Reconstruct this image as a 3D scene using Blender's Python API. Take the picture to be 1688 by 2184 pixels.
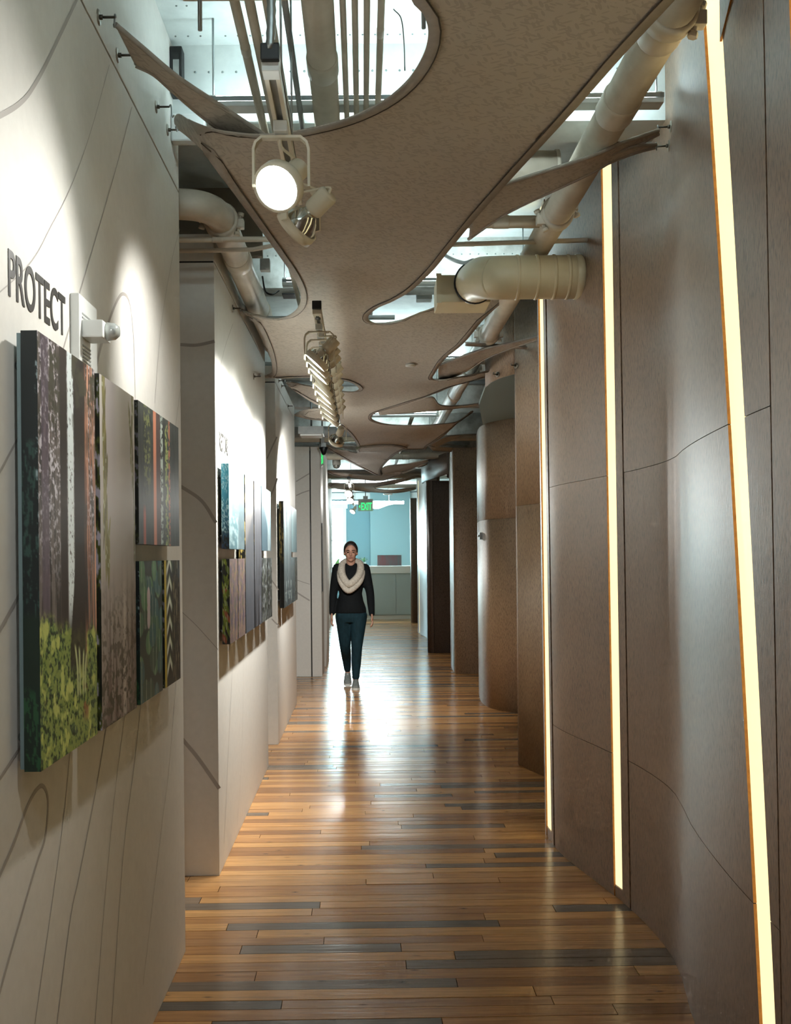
import bpy, bmesh, math, random
import numpy as np
from mathutils import Vector, Matrix
from mathutils.geometry import delaunay_2d_cdt

for o in list(bpy.data.objects):
    bpy.data.objects.remove(o, do_unlink=True)
scene = bpy.context.scene
COL = scene.collection

# ------------------------------------------------------------------ camera
F, PX, PY, ROLL, EYE = 2250.0, 775.0, 1185.0, 0.009, 1.49
cam_data = bpy.data.cameras.new('camera')
cam = bpy.data.objects.new('camera', cam_data)
COL.objects.link(cam)
cam_data.sensor_fit = 'AUTO'
cam_data.sensor_width = 36.0
cam_data.lens = F / 2184.0 * 36.0
cam_data.shift_x = (844.0 - PX) / 2184.0
cam_data.shift_y = (PY - 1092.0) / 2184.0
cam_data.clip_start = 0.05
cam_data.clip_end = 120
cam.matrix_world = Matrix.Translation((0, 0, EYE)) @ Matrix.Rotation(math.pi / 2, 4, 'X') @ Matrix.Rotation(-ROLL, 4, 'Z')
scene.camera = cam

# ------------------------------------------------------------------ world, exposure
world = bpy.data.worlds.new('world')
scene.world = world
world.use_nodes = True
bg = world.node_tree.nodes['Background']
bg.inputs[0].default_value = (1.0, 0.93, 0.85, 1)
bg.inputs[1].default_value = 0.34
vs = scene.view_settings
vs.view_transform = 'Standard'
vs.look = 'None'
vs.exposure = 0.68
vs.gamma = 1.0
vs.use_curve_mapping = False
try:
    scene.cycles.max_bounces = 5
    scene.cycles.diffuse_bounces = 3
    scene.cycles.glossy_bounces = 3
    scene.cycles.caustics_reflective = False
    scene.cycles.caustics_refractive = False
    scene.cycles.sample_clamp_indirect = 6.0
    scene.cycles.use_denoising = True
    scene.cycles.use_adaptive_sampling = True
    scene.cycles.adaptive_threshold = 0.07
    scene.cycles.adaptive_min_samples = 16
except Exception:
    pass

# power of the lamps of the place
P_TRACK, P_NEAR, P_TUBE, P_SLOT, P_WINDOW, P_PENDANT = 46.0, 40.0, 25.0, 0.74, 30.0, 34.0

# ------------------------------------------------------------------ helpers
def D(d):                       # distances were measured in a first estimate of the lens
    return d * F / 1800.0

def ray(px, py):
    u, v = px - PX, py - PY
    return (u - ROLL * v) / F, -(v + ROLL * u) / F      # X/Y and (Z-EYE)/Y

def atY(px, py, Y):
    a, b = ray(px, py)
    return Vector((a * Y, Y, EYE + b * Y))

def atZ(px, py, Z):
    a, b = ray(px, py)
    Y = (Z - EYE) / b
    return Vector((a * Y, Y, Z))

def atX(px, py, X):
    a, b = ray(px, py)
    Y = X / a
    return Vector((X, Y, EYE + b * Y))

def lin(h):
    h = h.lstrip('#')
    c = [int(h[i:i + 2], 16) / 255 for i in (0, 2, 4)]
    return tuple((x / 12.92 if x <= 0.04045 else ((x + 0.055) / 1.055) ** 2.4) for x in c)

def tag(o, label=None, cat=None, group=None, kind=None):
    if label: o['label'] = label
    if cat: o['category'] = cat
    if group: o['group'] = group
    if kind: o['kind'] = kind
    return o

def empty(name, loc=(0, 0, 0), label=None, cat=None, group=None, kind=None):
    o = bpy.data.objects.new(name, None)
    o.empty_display_size = 0.05
    o.location = loc
    COL.objects.link(o)
    return tag(o, label, cat, group, kind)

def catmull(pts, n=8, closed=False):
    pts = [Vector(p) for p in pts]
    out = []
    N = len(pts)
    rng = range(N if closed else N - 1)
    for i in rng:
        if closed:
            p0, p1, p2, p3 = pts[(i - 1) % N], pts[i], pts[(i + 1) % N], pts[(i + 2) % N]
        else:
            p1, p2 = pts[i], pts[i + 1]
            p0 = pts[i - 1] if i > 0 else p1 * 2 - p2
            p3 = pts[i + 2] if i + 2 < N else p2 * 2 - p1
        for k in range(n):
            t = k / n
            out.append(0.5 * ((2 * p1) + (p2 - p0) * t + (2 * p0 - 5 * p1 + 4 * p2 - p3) * t * t + (-p0 + 3 * p1 - 3 * p2 + p3) * t ** 3))
    if not closed:
        out.append(pts[-1].copy())
    return out

class MB:
    def __init__(self):
        self.v, self.f, self.m, self.s = [], [], [], []
    def add(self, verts, faces, M=None, mi=0, smooth=False):
        b = len(self.v)
        self.v += [tuple((M @ Vector(p)) if M is not None else p) for p in verts]
        for f in faces:
            self.f.append(tuple(b + i for i in f)); self.m.append(mi); self.s.append(smooth)
        return self
    def box(self, lo, hi, M=None, mi=0, bev=0.0):
        if bev > 0:
            bm = bmesh.new()
            bmesh.ops.create_cube(bm, size=1)
            for v in bm.verts:
                v.co = Vector([(lo[k] + hi[k]) / 2 + v.co[k] * (hi[k] - lo[k]) for k in range(3)])
            bmesh.ops.bevel(bm, geom=bm.edges[:], offset=bev, segments=2, affect='EDGES', profile=0.6)
            bm.verts.index_update()
            vs_ = [tuple(v.co) for v in bm.verts]
            fs = [tuple(v.index for v in f.verts) for f in bm.faces]
            bm.free()
            return self.add(vs_, fs, M, mi)
        x0, y0, z0 = lo; x1, y1, z1 = hi
        vs_ = [(x0, y0, z0), (x1, y0, z0), (x1, y1, z0), (x0, y1, z0), (x0, y0, z1), (x1, y0, z1), (x1, y1, z1), (x0, y1, z1)]
        fs = [(0, 3, 2, 1), (4, 5, 6, 7), (0, 1, 5, 4), (1, 2, 6, 5), (2, 3, 7, 6), (3, 0, 4, 7)]
        return self.add(vs_, fs, M, mi)
    def tube(self, path, r, seg=12, caps=True, M=None, mi=0, flat=None):
        P = [Vector(p) for p in path]
        n = len(P)
        R = r if isinstance(r, (list, tuple)) else [r] * n
        T = []
        for i in range(n):
            t = (P[min(i + 1, n - 1)] - P[max(i - 1, 0)])
            T.append(t.normalized() if t.length > 1e-9 else Vector((0, 0, 1)))
        up = Vector((0, 0, 1)) if abs(T[0].z) < 0.9 else Vector((1, 0, 0))
        N = (up - T[0] * up.dot(T[0])).normalized()
        vs_, fs = [], []
        for i in range(n):
            if i:
                N = (N - T[i] * N.dot(T[i]))
                N = N.normalized() if N.length > 1e-6 else T[i].orthogonal().normalized()
            B = T[i].cross(N)
            for k in range(seg):
                a = 2 * math.pi * k / seg
                sx, sy = (flat if flat else (1, 1))
                vs_.append(tuple(P[i] + (N * math.cos(a) * sx + B * math.sin(a) * sy) * R[i]))
        for i in range(n - 1):
            for k in range(seg):
                k2 = (k + 1) % seg
                fs.append((i * seg + k, i * seg + k2, (i + 1) * seg + k2, (i + 1) * seg + k))
        self.add(vs_, fs, M, mi, True)
        if caps:
            b = len(self.v) - len(vs_)
            self.f.append(tuple(b + k for k in reversed(range(seg)))); self.m.append(mi); self.s.append(False)
            self.f.append(tuple(b + (n - 1) * seg + k for k in range(seg))); self.m.append(mi); self.s.append(False)
        return self
    def lathe(self, prof, seg=24, M=None, mi=0, smooth=True):
        vs_, fs = [], []
        for (r, z) in prof:
            for k in range(seg):
                a = 2 * math.pi * k / seg
                vs_.append((r * math.cos(a), r * math.sin(a), z))
        for i in range(len(prof) - 1):
            for k in range(seg):
                k2 = (k + 1) % seg
                fs.append((i * seg + k, i * seg + k2, (i + 1) * seg + k2, (i + 1) * seg + k))
        return self.add(vs_, fs, M, mi, smooth)
    def disc(self, r, z=0, seg=24, M=None, mi=0):
        vs_ = [(r * math.cos(2 * math.pi * k / seg), r * math.sin(2 * math.pi * k / seg), z) for k in range(seg)]
        return self.add(vs_, [tuple(range(seg))], M, mi)
    def prism(self, poly, a, b, M=None, mi=0):      # polygon in XY, from z=a to z=b
        n = len(poly)
        vs_ = [(p[0], p[1], a) for p in poly] + [(p[0], p[1], b) for p in poly]
        fs = [tuple(reversed(range(n))), tuple(range(n, 2 * n))]
        for i in range(n):
            j = (i + 1) % n
            fs.append((i, j, n + j, n + i))
        return self.add(vs_, fs, M, mi)
    def grid(self, rows, mi=0, smooth=True, M=None):
        nr, nc = len(rows), len(rows[0])
        vs_ = [tuple(p) for r in rows for p in r]
        fs = [(i * nc + j, i * nc + j + 1, (i + 1) * nc + j + 1, (i + 1) * nc + j) for i in range(nr - 1) for j in range(nc - 1)]
        return self.add(vs_, fs, M, mi, smooth)
    def ball(self, c, r, seg=12, M=None, mi=0):
        r = r if isinstance(r, (tuple, list)) else (r, r, r)
        vs_, fs = [], []
        ns = max(4, seg // 2)
        for i in range(ns + 1):
            th = math.pi * i / ns
            for k in range(seg):
                a = 2 * math.pi * k / seg
                vs_.append((c[0] + r[0] * math.sin(th) * math.cos(a), c[1] + r[1] * math.sin(th) * math.sin(a), c[2] + r[2] * math.cos(th)))
        for i in range(ns):
            for k in range(seg):
                k2 = (k + 1) % seg
                fs.append((i * seg + k, (i + 1) * seg + k, (i + 1) * seg + k2, i * seg + k2))
        return self.add(vs_, fs, M, mi, True)
    def mesh(self, name, mats):
        me = bpy.data.meshes.new(name)
        me.from_pydata([tuple(map(float, v)) for v in self.v], [], self.f)
        for m in (mats if isinstance(mats, (list, tuple)) else [mats]):
            me.materials.append(m)
        me.polygons.foreach_set('material_index', self.m)
        me.polygons.foreach_set('use_smooth', self.s)
        me.update()
        return me
    def build_each(self, name, mats, parent=None, world=False):     # every loose piece becomes an object of its own
        n = len(self.v); lab = list(range(n))
        def find(i):
            while lab[i] != i:
                lab[i] = lab[lab[i]]; i = lab[i]
            return i
        for f in self.f:
            for i in f[1:]:
                lab[find(i)] = find(f[0])
        groups = {}
        for fi, f in enumerate(self.f):
            groups.setdefault(find(f[0]), []).append(fi)
        out = []
        for fs in groups.values():
            q = MB(); idx = {}
            for fi in fs:
                for i in self.f[fi]:
                    if i not in idx:
                        idx[i] = len(q.v); q.v.append(self.v[i])
                q.f.append(tuple(idx[i] for i in self.f[fi])); q.m.append(self.m[fi]); q.s.append(self.s[fi])
            out.append(q.build(name, mats, parent, world))
        return out
    def build(self, name, mats, parent=None, world=False):
        me = self.mesh(name, mats)
        o = bpy.data.objects.new(name, me)
        COL.objects.link(o)
        if parent is not None:
            o.parent = parent
            if world:       # vertices are in world space, the parent is a plain translated Empty
                o.matrix_parent_inverse = parent_matrix(parent).inverted()
        return o

def parent_matrix(p):
    M = Matrix.LocRotScale(p.location, p.rotation_euler, p.scale)
    if p.parent is not None:
        return parent_matrix(p.parent) @ p.matrix_parent_inverse @ M
    return M

def clean(o):
    bm = bmesh.new(); bm.from_mesh(o.data)
    bmesh.ops.remove_doubles(bm, verts=bm.verts[:], dist=1e-5)
    bmesh.ops.recalc_face_normals(bm, faces=bm.faces[:])
    bm.to_mesh(o.data); bm.free()
    return o

def frame_to(p, d, up=Vector((0, 0, 1))):      # local -Z looks along d
    z = -Vector(d).normalized()
    x = up.cross(z)
    x = x.normalized() if x.length > 1e-5 else Vector((1, 0, 0))
    y = z.cross(x)
    return Matrix.Translation(p) @ Matrix((x, y, z)).transposed().to_4x4()

# ------------------------------------------------------------------ materials
def principled(name, col, rough=0.5, metal=0.0, spec=0.5, emit=None, estr=0.0, coat=0.0):
    m = bpy.data.materials.new(name)
    m.use_nodes = True
    b = m.node_tree.nodes['Principled BSDF']
    c = lin(col) if isinstance(col, str) else col
    b.inputs['Base Color'].default_value = (*c, 1)
    b.inputs['Roughness'].default_value = rough
    b.inputs['Metallic'].default_value = metal
    b.inputs['Specular IOR Level'].default_value = spec
    b.inputs['Coat Weight'].default_value = coat
    if emit:
        e = lin(emit) if isinstance(emit, str) else emit
        b.inputs['Emission Color'].default_value = (*e, 1)
        b.inputs['Emission Strength'].default_value = estr
    return m

def nd(m, typ, **kw):
    n = m.node_tree.nodes.new(typ)
    for k, v in kw.items():
        setattr(n, k, v)
    return n

def lk(m, a, b):
    m.node_tree.links.new(a, b)

def coords(m, scale=(1, 1, 1), rot=(0, 0, 0), kind='Object'):
    tc = nd(m, 'ShaderNodeTexCoord'); mp = nd(m, 'ShaderNodeMapping')
    mp.inputs['Scale'].default_value = scale
    mp.inputs['Rotation'].default_value = rot
    lk(m, tc.outputs[kind], mp.inputs['Vector'])
    return mp.outputs['Vector']

def noise(m, vec, scale, detail=3, rough=0.6):
    n = nd(m, 'ShaderNodeTexNoise')
    n.inputs['Scale'].default_value = scale
    n.inputs['Detail'].default_value = detail
    n.inputs['Roughness'].default_value = rough
    lk(m, vec, n.inputs['Vector'])
    return n.outputs['Fac']

def ramp(m, fac, stops):
    r = nd(m, 'ShaderNodeValToRGB')
    els = r.color_ramp.elements
    while len(els) < len(stops):
        els.new(0.5)
    for e, (p, c) in zip(els, stops):
        e.position = p
        c = lin(c) if isinstance(c, str) else c
        e.color = (*c, 1)
    lk(m, fac, r.inputs['Fac'])
    return r.outputs['Color']

def mixc(m, fac, a, b, mode='MIX'):
    n = nd(m, 'ShaderNodeMix', data_type='RGBA', blend_type=mode)
    for sock, val in ((n.inputs[0], fac), (n.inputs[6], a), (n.inputs[7], b)):
        if hasattr(val, 'default_value') or isinstance(val, bpy.types.NodeSocket):
            lk(m, val, sock)
        elif isinstance(val, str):
            sock.default_value = (*lin(val), 1)
        elif isinstance(val, (int, float)):
            sock.default_value = val
        else:
            sock.default_value = (*val, 1)
    return n.outputs[2]

def bump(m, height, strength=0.2, dist=0.01):
    b = nd(m, 'ShaderNodeBump')
    b.inputs['Strength'].default_value = strength
    b.inputs['Distance'].default_value = dist
    lk(m, height, b.inputs['Height'])
    lk(m, b.outputs['Normal'], m.node_tree.nodes['Principled BSDF'].inputs['Normal'])

def base(m, col):
    lk(m, col, m.node_tree.nodes['Principled BSDF'].inputs['Base Color'])

def mottled(name, c1, c2, scale=6, rough=0.5, spec=0.5, stretch=(1, 1, 1), bumpy=0.0, metal=0.0, detail=4):
    m = principled(name, c1, rough, metal, spec)
    f = noise(m, coords(m, stretch), scale, detail)
    base(m, ramp(m, f, [(0.3, c1), (0.7, c2)]))
    if bumpy:
        bump(m, f, bumpy, 0.004)
    return m

M = {}
M['wall'] = mottled('painted_wall', '#dcdad4', '#e2e0da', 30, 0.62, 0.3)
M['mural'] = principled('mural_grey', '#b0aba6', 0.6, spec=0.3)
M['groove'] = principled('wall_joint', '#2a2927', 0.7)
M['vinyl'] = principled('grey_vinyl', '#2c2b28', 0.45)
M['deck'] = mottled('painted_steel_deck', '#cfd6d4', '#e4ebe8', 9, 0.55)
M['rivet'] = principled('rivet', '#7f8a88', 0.6)
M['beam'] = mottled('flaking_beam_paint', '#8f8d84', '#e6e8e4', 5, 0.6, detail=8)
M['pipe'] = mottled('cream_pipe_paint', '#d8cdbb', '#c4b8a5', 7, 0.42, 0.5)
M['pipe_grey'] = mottled('grey_pipe_paint', '#a9aba8', '#8d918f', 12, 0.45)
M['duct'] = mottled('cream_duct_paint', '#d9cba9', '#cdbd9b', 5, 0.4)
M['steel'] = principled('galvanised_steel', '#9aa0a0', 0.35, 0.9)
M['darksteel'] = principled('dark_hook_steel', '#4a463d', 0.4, 0.7)
M['brass'] = principled('zinc_hook_plate', '#8a8378', 0.35, 0.8)
M['black'] = principled('black_plastic', '#0b0c0c', 0.45)
M['offwhite'] = principled('off_white_enamel', '#e4dcc8', 0.38)
M['white'] = principled('white_plastic', '#e2e5e3', 0.4)
M['reflector'] = principled('lamp_reflector', '#d8dcd8', 0.12, 1.0)
M['glassbulb'] = principled('clear_plastic_lens', '#c4cac8', 0.08, 0.35)
M['lens'] = principled('lit_lens', '#ffffff', 0.3, emit='#f4fffb', estr=14.0)
M['lens_dim'] = principled('lit_lens_edge', '#ffffff', 0.3, emit='#fff8ea', estr=5.0)
M['tube'] = principled('lit_tube', '#ffffff', 0.3, emit=(0.76, 0.96, 1.0), estr=P_TUBE)
M['slot'] = principled('lit_diffuser', '#f3e6b4', 0.5, emit=(1.0, 0.84, 0.47), estr=P_SLOT)
M['plyedge'] = mottled('plywood_edge', '#c98a3c', '#a8702c', 60, 0.6)
M['greenlit'] = principled('lit_green_letters', '#10e070', 0.4, emit=(0.0, 0.85, 0.17), estr=1.3)
M['signplate'] = principled('sign_plate', '#9fc8a8', 0.15, spec=0.5)
M['teal'] = principled('canvas_backing', '#5f7276', 0.5)

# perforated pressed-fibre panels of the right-hand wall
def fibre(name, c1, c2, c3, rough):
    m = principled(name, c1, rough, spec=0.5)
    v = coords(m, (1, 1, 0.22))
    n1 = noise(m, v, 190, 2, 0.55)
    n2 = noise(m, coords(m, (1, 1, 0.6)), 3.2, 4)
    c = ramp(m, n1, [(0.36, c3), (0.47, c1), (0.68, c2)])
    c = mixc(m, 0.35, c, ramp(m, n2, [(0.3, c1), (0.7, c2)]))
    base(m, c)
    bump(m, n1, 0.25, 0.002)
    b_ = m.node_tree.nodes['Principled BSDF']
    b_.inputs['Anisotropic'].default_value = 0.8
    b_.inputs['Anisotropic Rotation'].default_value = 0.25
    tg = nd(m, 'ShaderNodeTangent', direction_type='RADIAL', axis='Z'); lk(m, tg.outputs[0], b_.inputs['Tangent'])
    return m
M['fibre'] = fibre('pressed_fibre_panel', '#755d49', '#8c7058', '#3d3024', 0.38)
M['fibre_far'] = fibre('pressed_fibre_panel_matt', '#8a7158', '#a0866a', '#503f30', 0.52)
M['fibre_dark'] = fibre('dark_fibre_panel', '#5a4c42', '#6a5a4d', '#30271f', 0.45)
M['soffit'] = principled('grey_green_soffit', '#7c8a86', 0.6)

# stretch fabric with a scattered leaf print
def fabric(name, dark, light):
    m = principled(name, dark, 0.85, spec=0.15)
    acc = None
    for k, (ang, sc) in enumerate(((0.5, 26), (-0.45, 24), (1.15, 22))):
        v = coords(m, (1.0, 1 / 3.6, 1), (0, 0, ang)); v.node.vector_type = 'TEXTURE'
        off = nd(m, 'ShaderNodeVectorMath', operation='ADD'); off.inputs[1].default_value = (k * 7.3, k * 3.1, 0)
        lk(m, v, off.inputs[0])
        vo = nd(m, 'ShaderNodeTexVoronoi', feature='F1'); vo.inputs['Scale'].default_value = sc * 0.85
        lk(m, off.outputs[0], vo.inputs['Vector'])
        st = nd(m, 'ShaderNodeMath', operation='LESS_THAN'); st.inputs[1].default_value = 0.30
        lk(m, vo.outputs['Distance'], st.inputs[0])
        if acc is None:
            acc = st.outputs[0]
        else:
            mx = nd(m, 'ShaderNodeMath', operation='MAXIMUM'); lk(m, acc, mx.inputs[0]); lk(m, st.outputs[0], mx.inputs[1]); acc = mx.outputs[0]
    c = mixc(m, acc, light, dark)
    big = noise(m, coords(m), 2.0, 3)
    c = mixc(m, 0.25, c, ramp(m, big, [(0.3, dark), (0.7, light)]))
    base(m, c)
    return m
M['fabric'] = fabric('leaf_print_stretch_fabric', '#b4ada4', '#c8c1b7')
M['hem'] = mottled('fabric_hem', '#a59e95', '#b3aca3', 40, 0.85, 0.15)
M['stitch'] = principled('hem_stitching', '#4d463e', 0.9)

# floor boards
def board_mat():
    m = principled('reclaimed_pine_boards', '#9a6a40', 0.24, spec=0.5, coat=0.0)
    at_ = nd(m, 'ShaderNodeAttribute', attribute_name='tone')
    t = at_.outputs['Fac']
    c = ramp(m, t, [(0.0, '#68625a'), (0.13, '#897663'), (0.16, '#9a6c43'), (0.3, '#b07e4e'), (0.55, '#cc965d'), (0.85, '#dba668'), (1.0, '#a87a52')])
    sh = nd(m, 'ShaderNodeAttribute', attribute_name='shift')
    tc = nd(m, 'ShaderNodeTexCoord')
    add = nd(m, 'ShaderNodeVectorMath', operation='ADD')
    lk(m, tc.outputs['Object'], add.inputs[0]); lk(m, sh.outputs['Vector'], add.inputs[1])
    mp = nd(m, 'ShaderNodeMapping'); mp.inputs['Scale'].default_value = (0.9, 16, 1)
    lk(m, add.outputs[0], mp.inputs['Vector'])
    g = noise(m, mp.outputs['Vector'], 3.5, 6, 0.65)
    c = mixc(m, ramp(m, g, [(0.35, (0, 0, 0)), (0.75, (0.62, 0.62, 0.62))]), c, '#4a3524')
    mp2 = nd(m, 'ShaderNodeMapping'); mp2.inputs['Scale'].default_value = (1.0, 2.6, 1)
    lk(m, add.outputs[0], mp2.inputs['Vector'])
    vo = nd(m, 'ShaderNodeTexVoronoi', feature='F1'); vo.inputs['Scale'].default_value = 4.2
    lk(m, mp2.outputs['Vector'], vo.inputs['Vector'])
    c = mixc(m, ramp(m, vo.outputs['Distance'], [(0.02, (0.75, 0.75, 0.75)), (0.10, (0, 0, 0))]), c, '#2e2118')
    base(m, c)
    r = ramp(m, g, [(0.3, (0.17,) * 3), (0.8, (0.28,) * 3)])
    lk(m, r, m.node_tree.nodes['Principled BSDF'].inputs['Roughness'])
    bump(m, noise(m, mp.outputs['Vector'], 1.6, 3), 0.30, 0.004)
    return m
M['board'] = board_mat()
M['subfloor'] = principled('dark_subfloor', '#1c1713', 0.8)
M['wood'] = mottled('brown_wood_post', '#8a6547', '#74533a', 20, 0.5, stretch=(1, 1, 0.1))
M['blue'] = principled('blue_grey_wall_paint', '#7fa0a6', 0.7)
M['blue_dark'] = principled('deeper_blue_wall_paint', '#6a8d97', 0.7)
M['cabinet'] = principled('grey_laminate', '#b4c6c9', 0.45)
M['counter'] = principled('white_solid_surface', '#eef4f2', 0.3)
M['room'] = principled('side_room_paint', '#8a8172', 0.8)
M['pane'] = principled('daylit_pane', '#ffffff', 0.2, emit=(0.58, 0.92, 1.0), estr=P_WINDOW)
M['frame'] = principled('white_window_trim', '#dfe8e8', 0.5)
M['pendant'] = principled('lit_pendant', '#ffffff', 0.4, emit='#eefdff', estr=P_PENDANT)
# ================================================================== STRUCTURE
rng = random.Random(7)
# ---- floor: boards laid across the corridor
FLOOR = empty('floor', (0, 0, 0), 'worn pine plank floor of the corridor', 'floor', kind='structure')
MB().box((-3.2, -2.5, -0.06), (3.2, 33, -0.021)).build('subfloor', M['subfloor'], FLOOR)
ANG = math.radians(0.9)
boards = []
y = -2.4
while y < 27.5:
    w = rng.choice((0.078, 0.083, 0.083, 0.088, 0.070))
    x = -2.6 - rng.random() * 1.5
    prev_dark = False
    while x < 2.6:
        L = rng.uniform(0.55, 2.3)
        if rng.random() < 0.2 and not prev_dark:
            tone = rng.uniform(0.0, 0.13); L *= 0.7; prev_dark = True
        else:
            tone = rng.uniform(0.17, 1.0); prev_dark = False
        x0, x1 = max(x, -2.6), min(x + L, 2.6)
        if x1 - x0 > 0.05:
            boards.append((x0, x1, y, y + w, tone))
        x += L
    y += w
def board_geo(b, mb):
    x0, x1, y0, y1, t = b
    g, zt = 0.0013, rng.uniform(-0.0006, 0.0006)
    c, s = math.cos(ANG), math.sin(ANG)
    pts = []
    tilt = rng.uniform(-0.0004, 0.0004)
    for z in (-0.02, 0):
        for (xx, yy) in ((x0 + g, y0 + g), (x1 - g, y0 + g), (x1 - g, y1 - g), (x0 + g, y1 - g)):
            zz = z if z < 0 else zt + (tilt if yy > (y0 + y1) / 2 else -tilt)
            pts.append((xx * c - yy * s * 0.0 - 0.0, yy + xx * s, zz))
    mb.add(pts, [(4, 5, 6, 7), (0, 1, 5, 4), (1, 2, 6, 5), (2, 3, 7, 6), (3, 0, 4, 7)])
def set_tone(me, tones, shifts):
    a = me.attributes.new('tone', 'FLOAT', 'FACE'); a.data.foreach_set('value', tones)
    b = me.attributes.new('shift', 'FLOAT_VECTOR', 'FACE'); b.data.foreach_set('vector', [c for s_ in shifts for c in s_])
def shows(b):
    x0, x1, y0, y1, t = b
    return y1 > D(2.35) and x1 > -1.1 and x0 < 1.35
near = sorted([b for b in boards if shows(b)], key=lambda b: b[2])[:290]
nearset = set(near)
for b in near:
    mb = MB(); board_geo(b, mb)
    me = mb.mesh('plank', M['board'])
    sh = (rng.uniform(0, 50), rng.uniform(0, 50), 0)
    set_tone(me, [b[4]] * len(me.polygons), [sh] * len(me.polygons))
    o = bpy.data.objects.new('plank', me); COL.objects.link(o); o.parent = FLOOR
mb = MB(); tones = []; shifts = []
for b in boards:
    if b in nearset: continue
    board_geo(b, mb)
    sh = (rng.uniform(0, 50), rng.uniform(0, 50), 0)
    tones += [b[4]] * 5; shifts += [sh] * 5
o = mb.build('planking', M['board'], FLOOR); set_tone(o.data, tones, shifts); o['kind'] = 'stuff'

# ---- ceiling deck with beams
CEIL_Z = 3.37
CEIL = empty('ceiling', (0, 0, CEIL_Z), 'white painted steel deck ceiling crossed by beams', 'ceiling', kind='structure')
MB().box((-3.2, -2.5, CEIL_Z), (3.2, D(19.2), CEIL_Z + 0.1)).build('deck', M['deck'], CEIL, True)
BEAMS = [D(1.2), D(3.1), D(5.0), D(6.9), D(9.0), D(11.2), D(13.6), D(16.2)]
for by in BEAMS:
    mb = MB()
    zb = 3.08
    mb.box((-3.1, by, zb + 0.02), (3.1, by + 0.02, CEIL_Z))
    mb.box((-3.1, by - 0.0, zb), (3.1, by + 0.2, zb + 0.02))
    mb.box((-3.1, by + 0.18, zb + 0.02), (3.1, by + 0.2, CEIL_Z))
    mb.build('beam', M['deck'] if by < D(3.3) else M['beam'], CEIL, True)
mb = MB()
for by in BEAMS[1:3]:
    for k in range(46):
        x = -1.0 + k * 0.05
        mb.ball((x, by - 0.002, 3.27), (0.0045, 0.003, 0.0045), 6)
for k in range(30):
    for x in (-0.62, -0.585, 0.35):
        mb.ball((x + 0.0, D(1.6) + k * 0.055, CEIL_Z - 0.001), (0.004, 0.004, 0.003), 6)
for k in range(40):
    mb.ball((-0.75 + k * 0.045, BEAMS[1] - 0.07, CEIL_Z - 0.001), (0.004, 0.004, 0.003), 6)
o = mb.build('rivets', M['rivet'], CEIL, True); o['kind'] = 'stuff'

# ---- left-hand wall sections
WX = -0.685
def wall_section(name, y0, y1, x_face, x_back, z_top, label, joint=True):
    e = empty(name, (x_face, (y0 + y1) / 2, 0), label, 'wall', kind='structure')
    J = 2.87
    if joint:
        MB().box((x_back, y0, 0), (x_face, y1, J - 0.004), bev=0.002).build('wall_board', M['wall'], e, True)
        MB().box((x_back + 0.004, y0 + 0.004, J - 0.004), (x_face - 0.006, y1 - 0.004, J + 0.004)).build('joint', M['groove'], e, True)
        MB().box((x_back, y0, J + 0.004), (x_face, y1, z_top), bev=0.002).build('upper_board', M['wall'], e, True)
    else:
        MB().box((x_back, y0, 0), (x_face, y1, z_top), bev=0.002).build('wall_board', M['wall'], e, True)
    return e
WA = wall_section('wall_left', -2.4, D(3.19), WX, -0.84, CEIL_Z, 'nearest white gallery wall on the left, with drawn grey arcs')
WB = wall_section('wall_left', D(3.944), D(5.986), WX, -1.25, 3.0, 'second white gallery wall on the left, brightly spotlit')
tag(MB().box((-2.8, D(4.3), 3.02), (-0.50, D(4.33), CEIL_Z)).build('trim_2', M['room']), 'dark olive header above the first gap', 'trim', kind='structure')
WC = wall_section('wall_left', D(6.68), D(8.55), WX, -1.25, 3.0, 'third white gallery wall on the left, beyond the second gap')
WD = empty('wall_left', (-0.6, D(10.43), 0), 'grey end wall of two boards past the third gallery wall', 'wall', kind='structure')
MB().box((-1.4, D(10.43), 0), (-0.655, D(11.0), 2.84), bev=0.003).build('wall_board', M['wall'], WD, True)
MB().box((-0.640, D(10.43), 0), (-0.518, D(11.0), 2.84), bev=0.003).build('wall_board', M['wall'], WD, True)
MB().box((-0.66, D(10.47), 0), (-0.635, D(10.9), 2.8)).build('joint', M['groove'], WD, True)
WE = empty('wall_left', (-0.5, D(11.6), 0), 'narrow white wall end behind the grey boards', 'wall', kind='structure')
MB().box((-1.2, D(11.35), 0), (-0.495, D(11.9), 2.84), bev=0.003).build('wall_board', M['wall'], WE, True)
WPOST = empty('trim_1', (-0.55, D(13.0), 0), 'tall brown wooden door jamb at the far left', 'trim', kind='structure')
MB().box((-0.9, D(12.8), 0), (-0.552, D(13.4), 2.8), bev=0.004).build('jamb', M['wood'], WPOST, True)
WF = empty('wall_left', (-0.7, D(17), 0), 'far white wall leading to the daylit window', 'wall', kind='structure')
MB().box((-1.2, D(15.5), 0), (-0.70, D(19.2), 3.2)).build('wall_board', M['wall'], WF, True)
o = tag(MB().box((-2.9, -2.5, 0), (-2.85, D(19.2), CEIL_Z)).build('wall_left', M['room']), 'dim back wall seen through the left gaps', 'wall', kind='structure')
o = tag(MB().box((2.85, -2.5, 0), (2.9, D(19.2), CEIL_Z)).build('wall_right', M['room']), 'dim back wall behind the fibre panels', 'wall', kind='structure')

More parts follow.
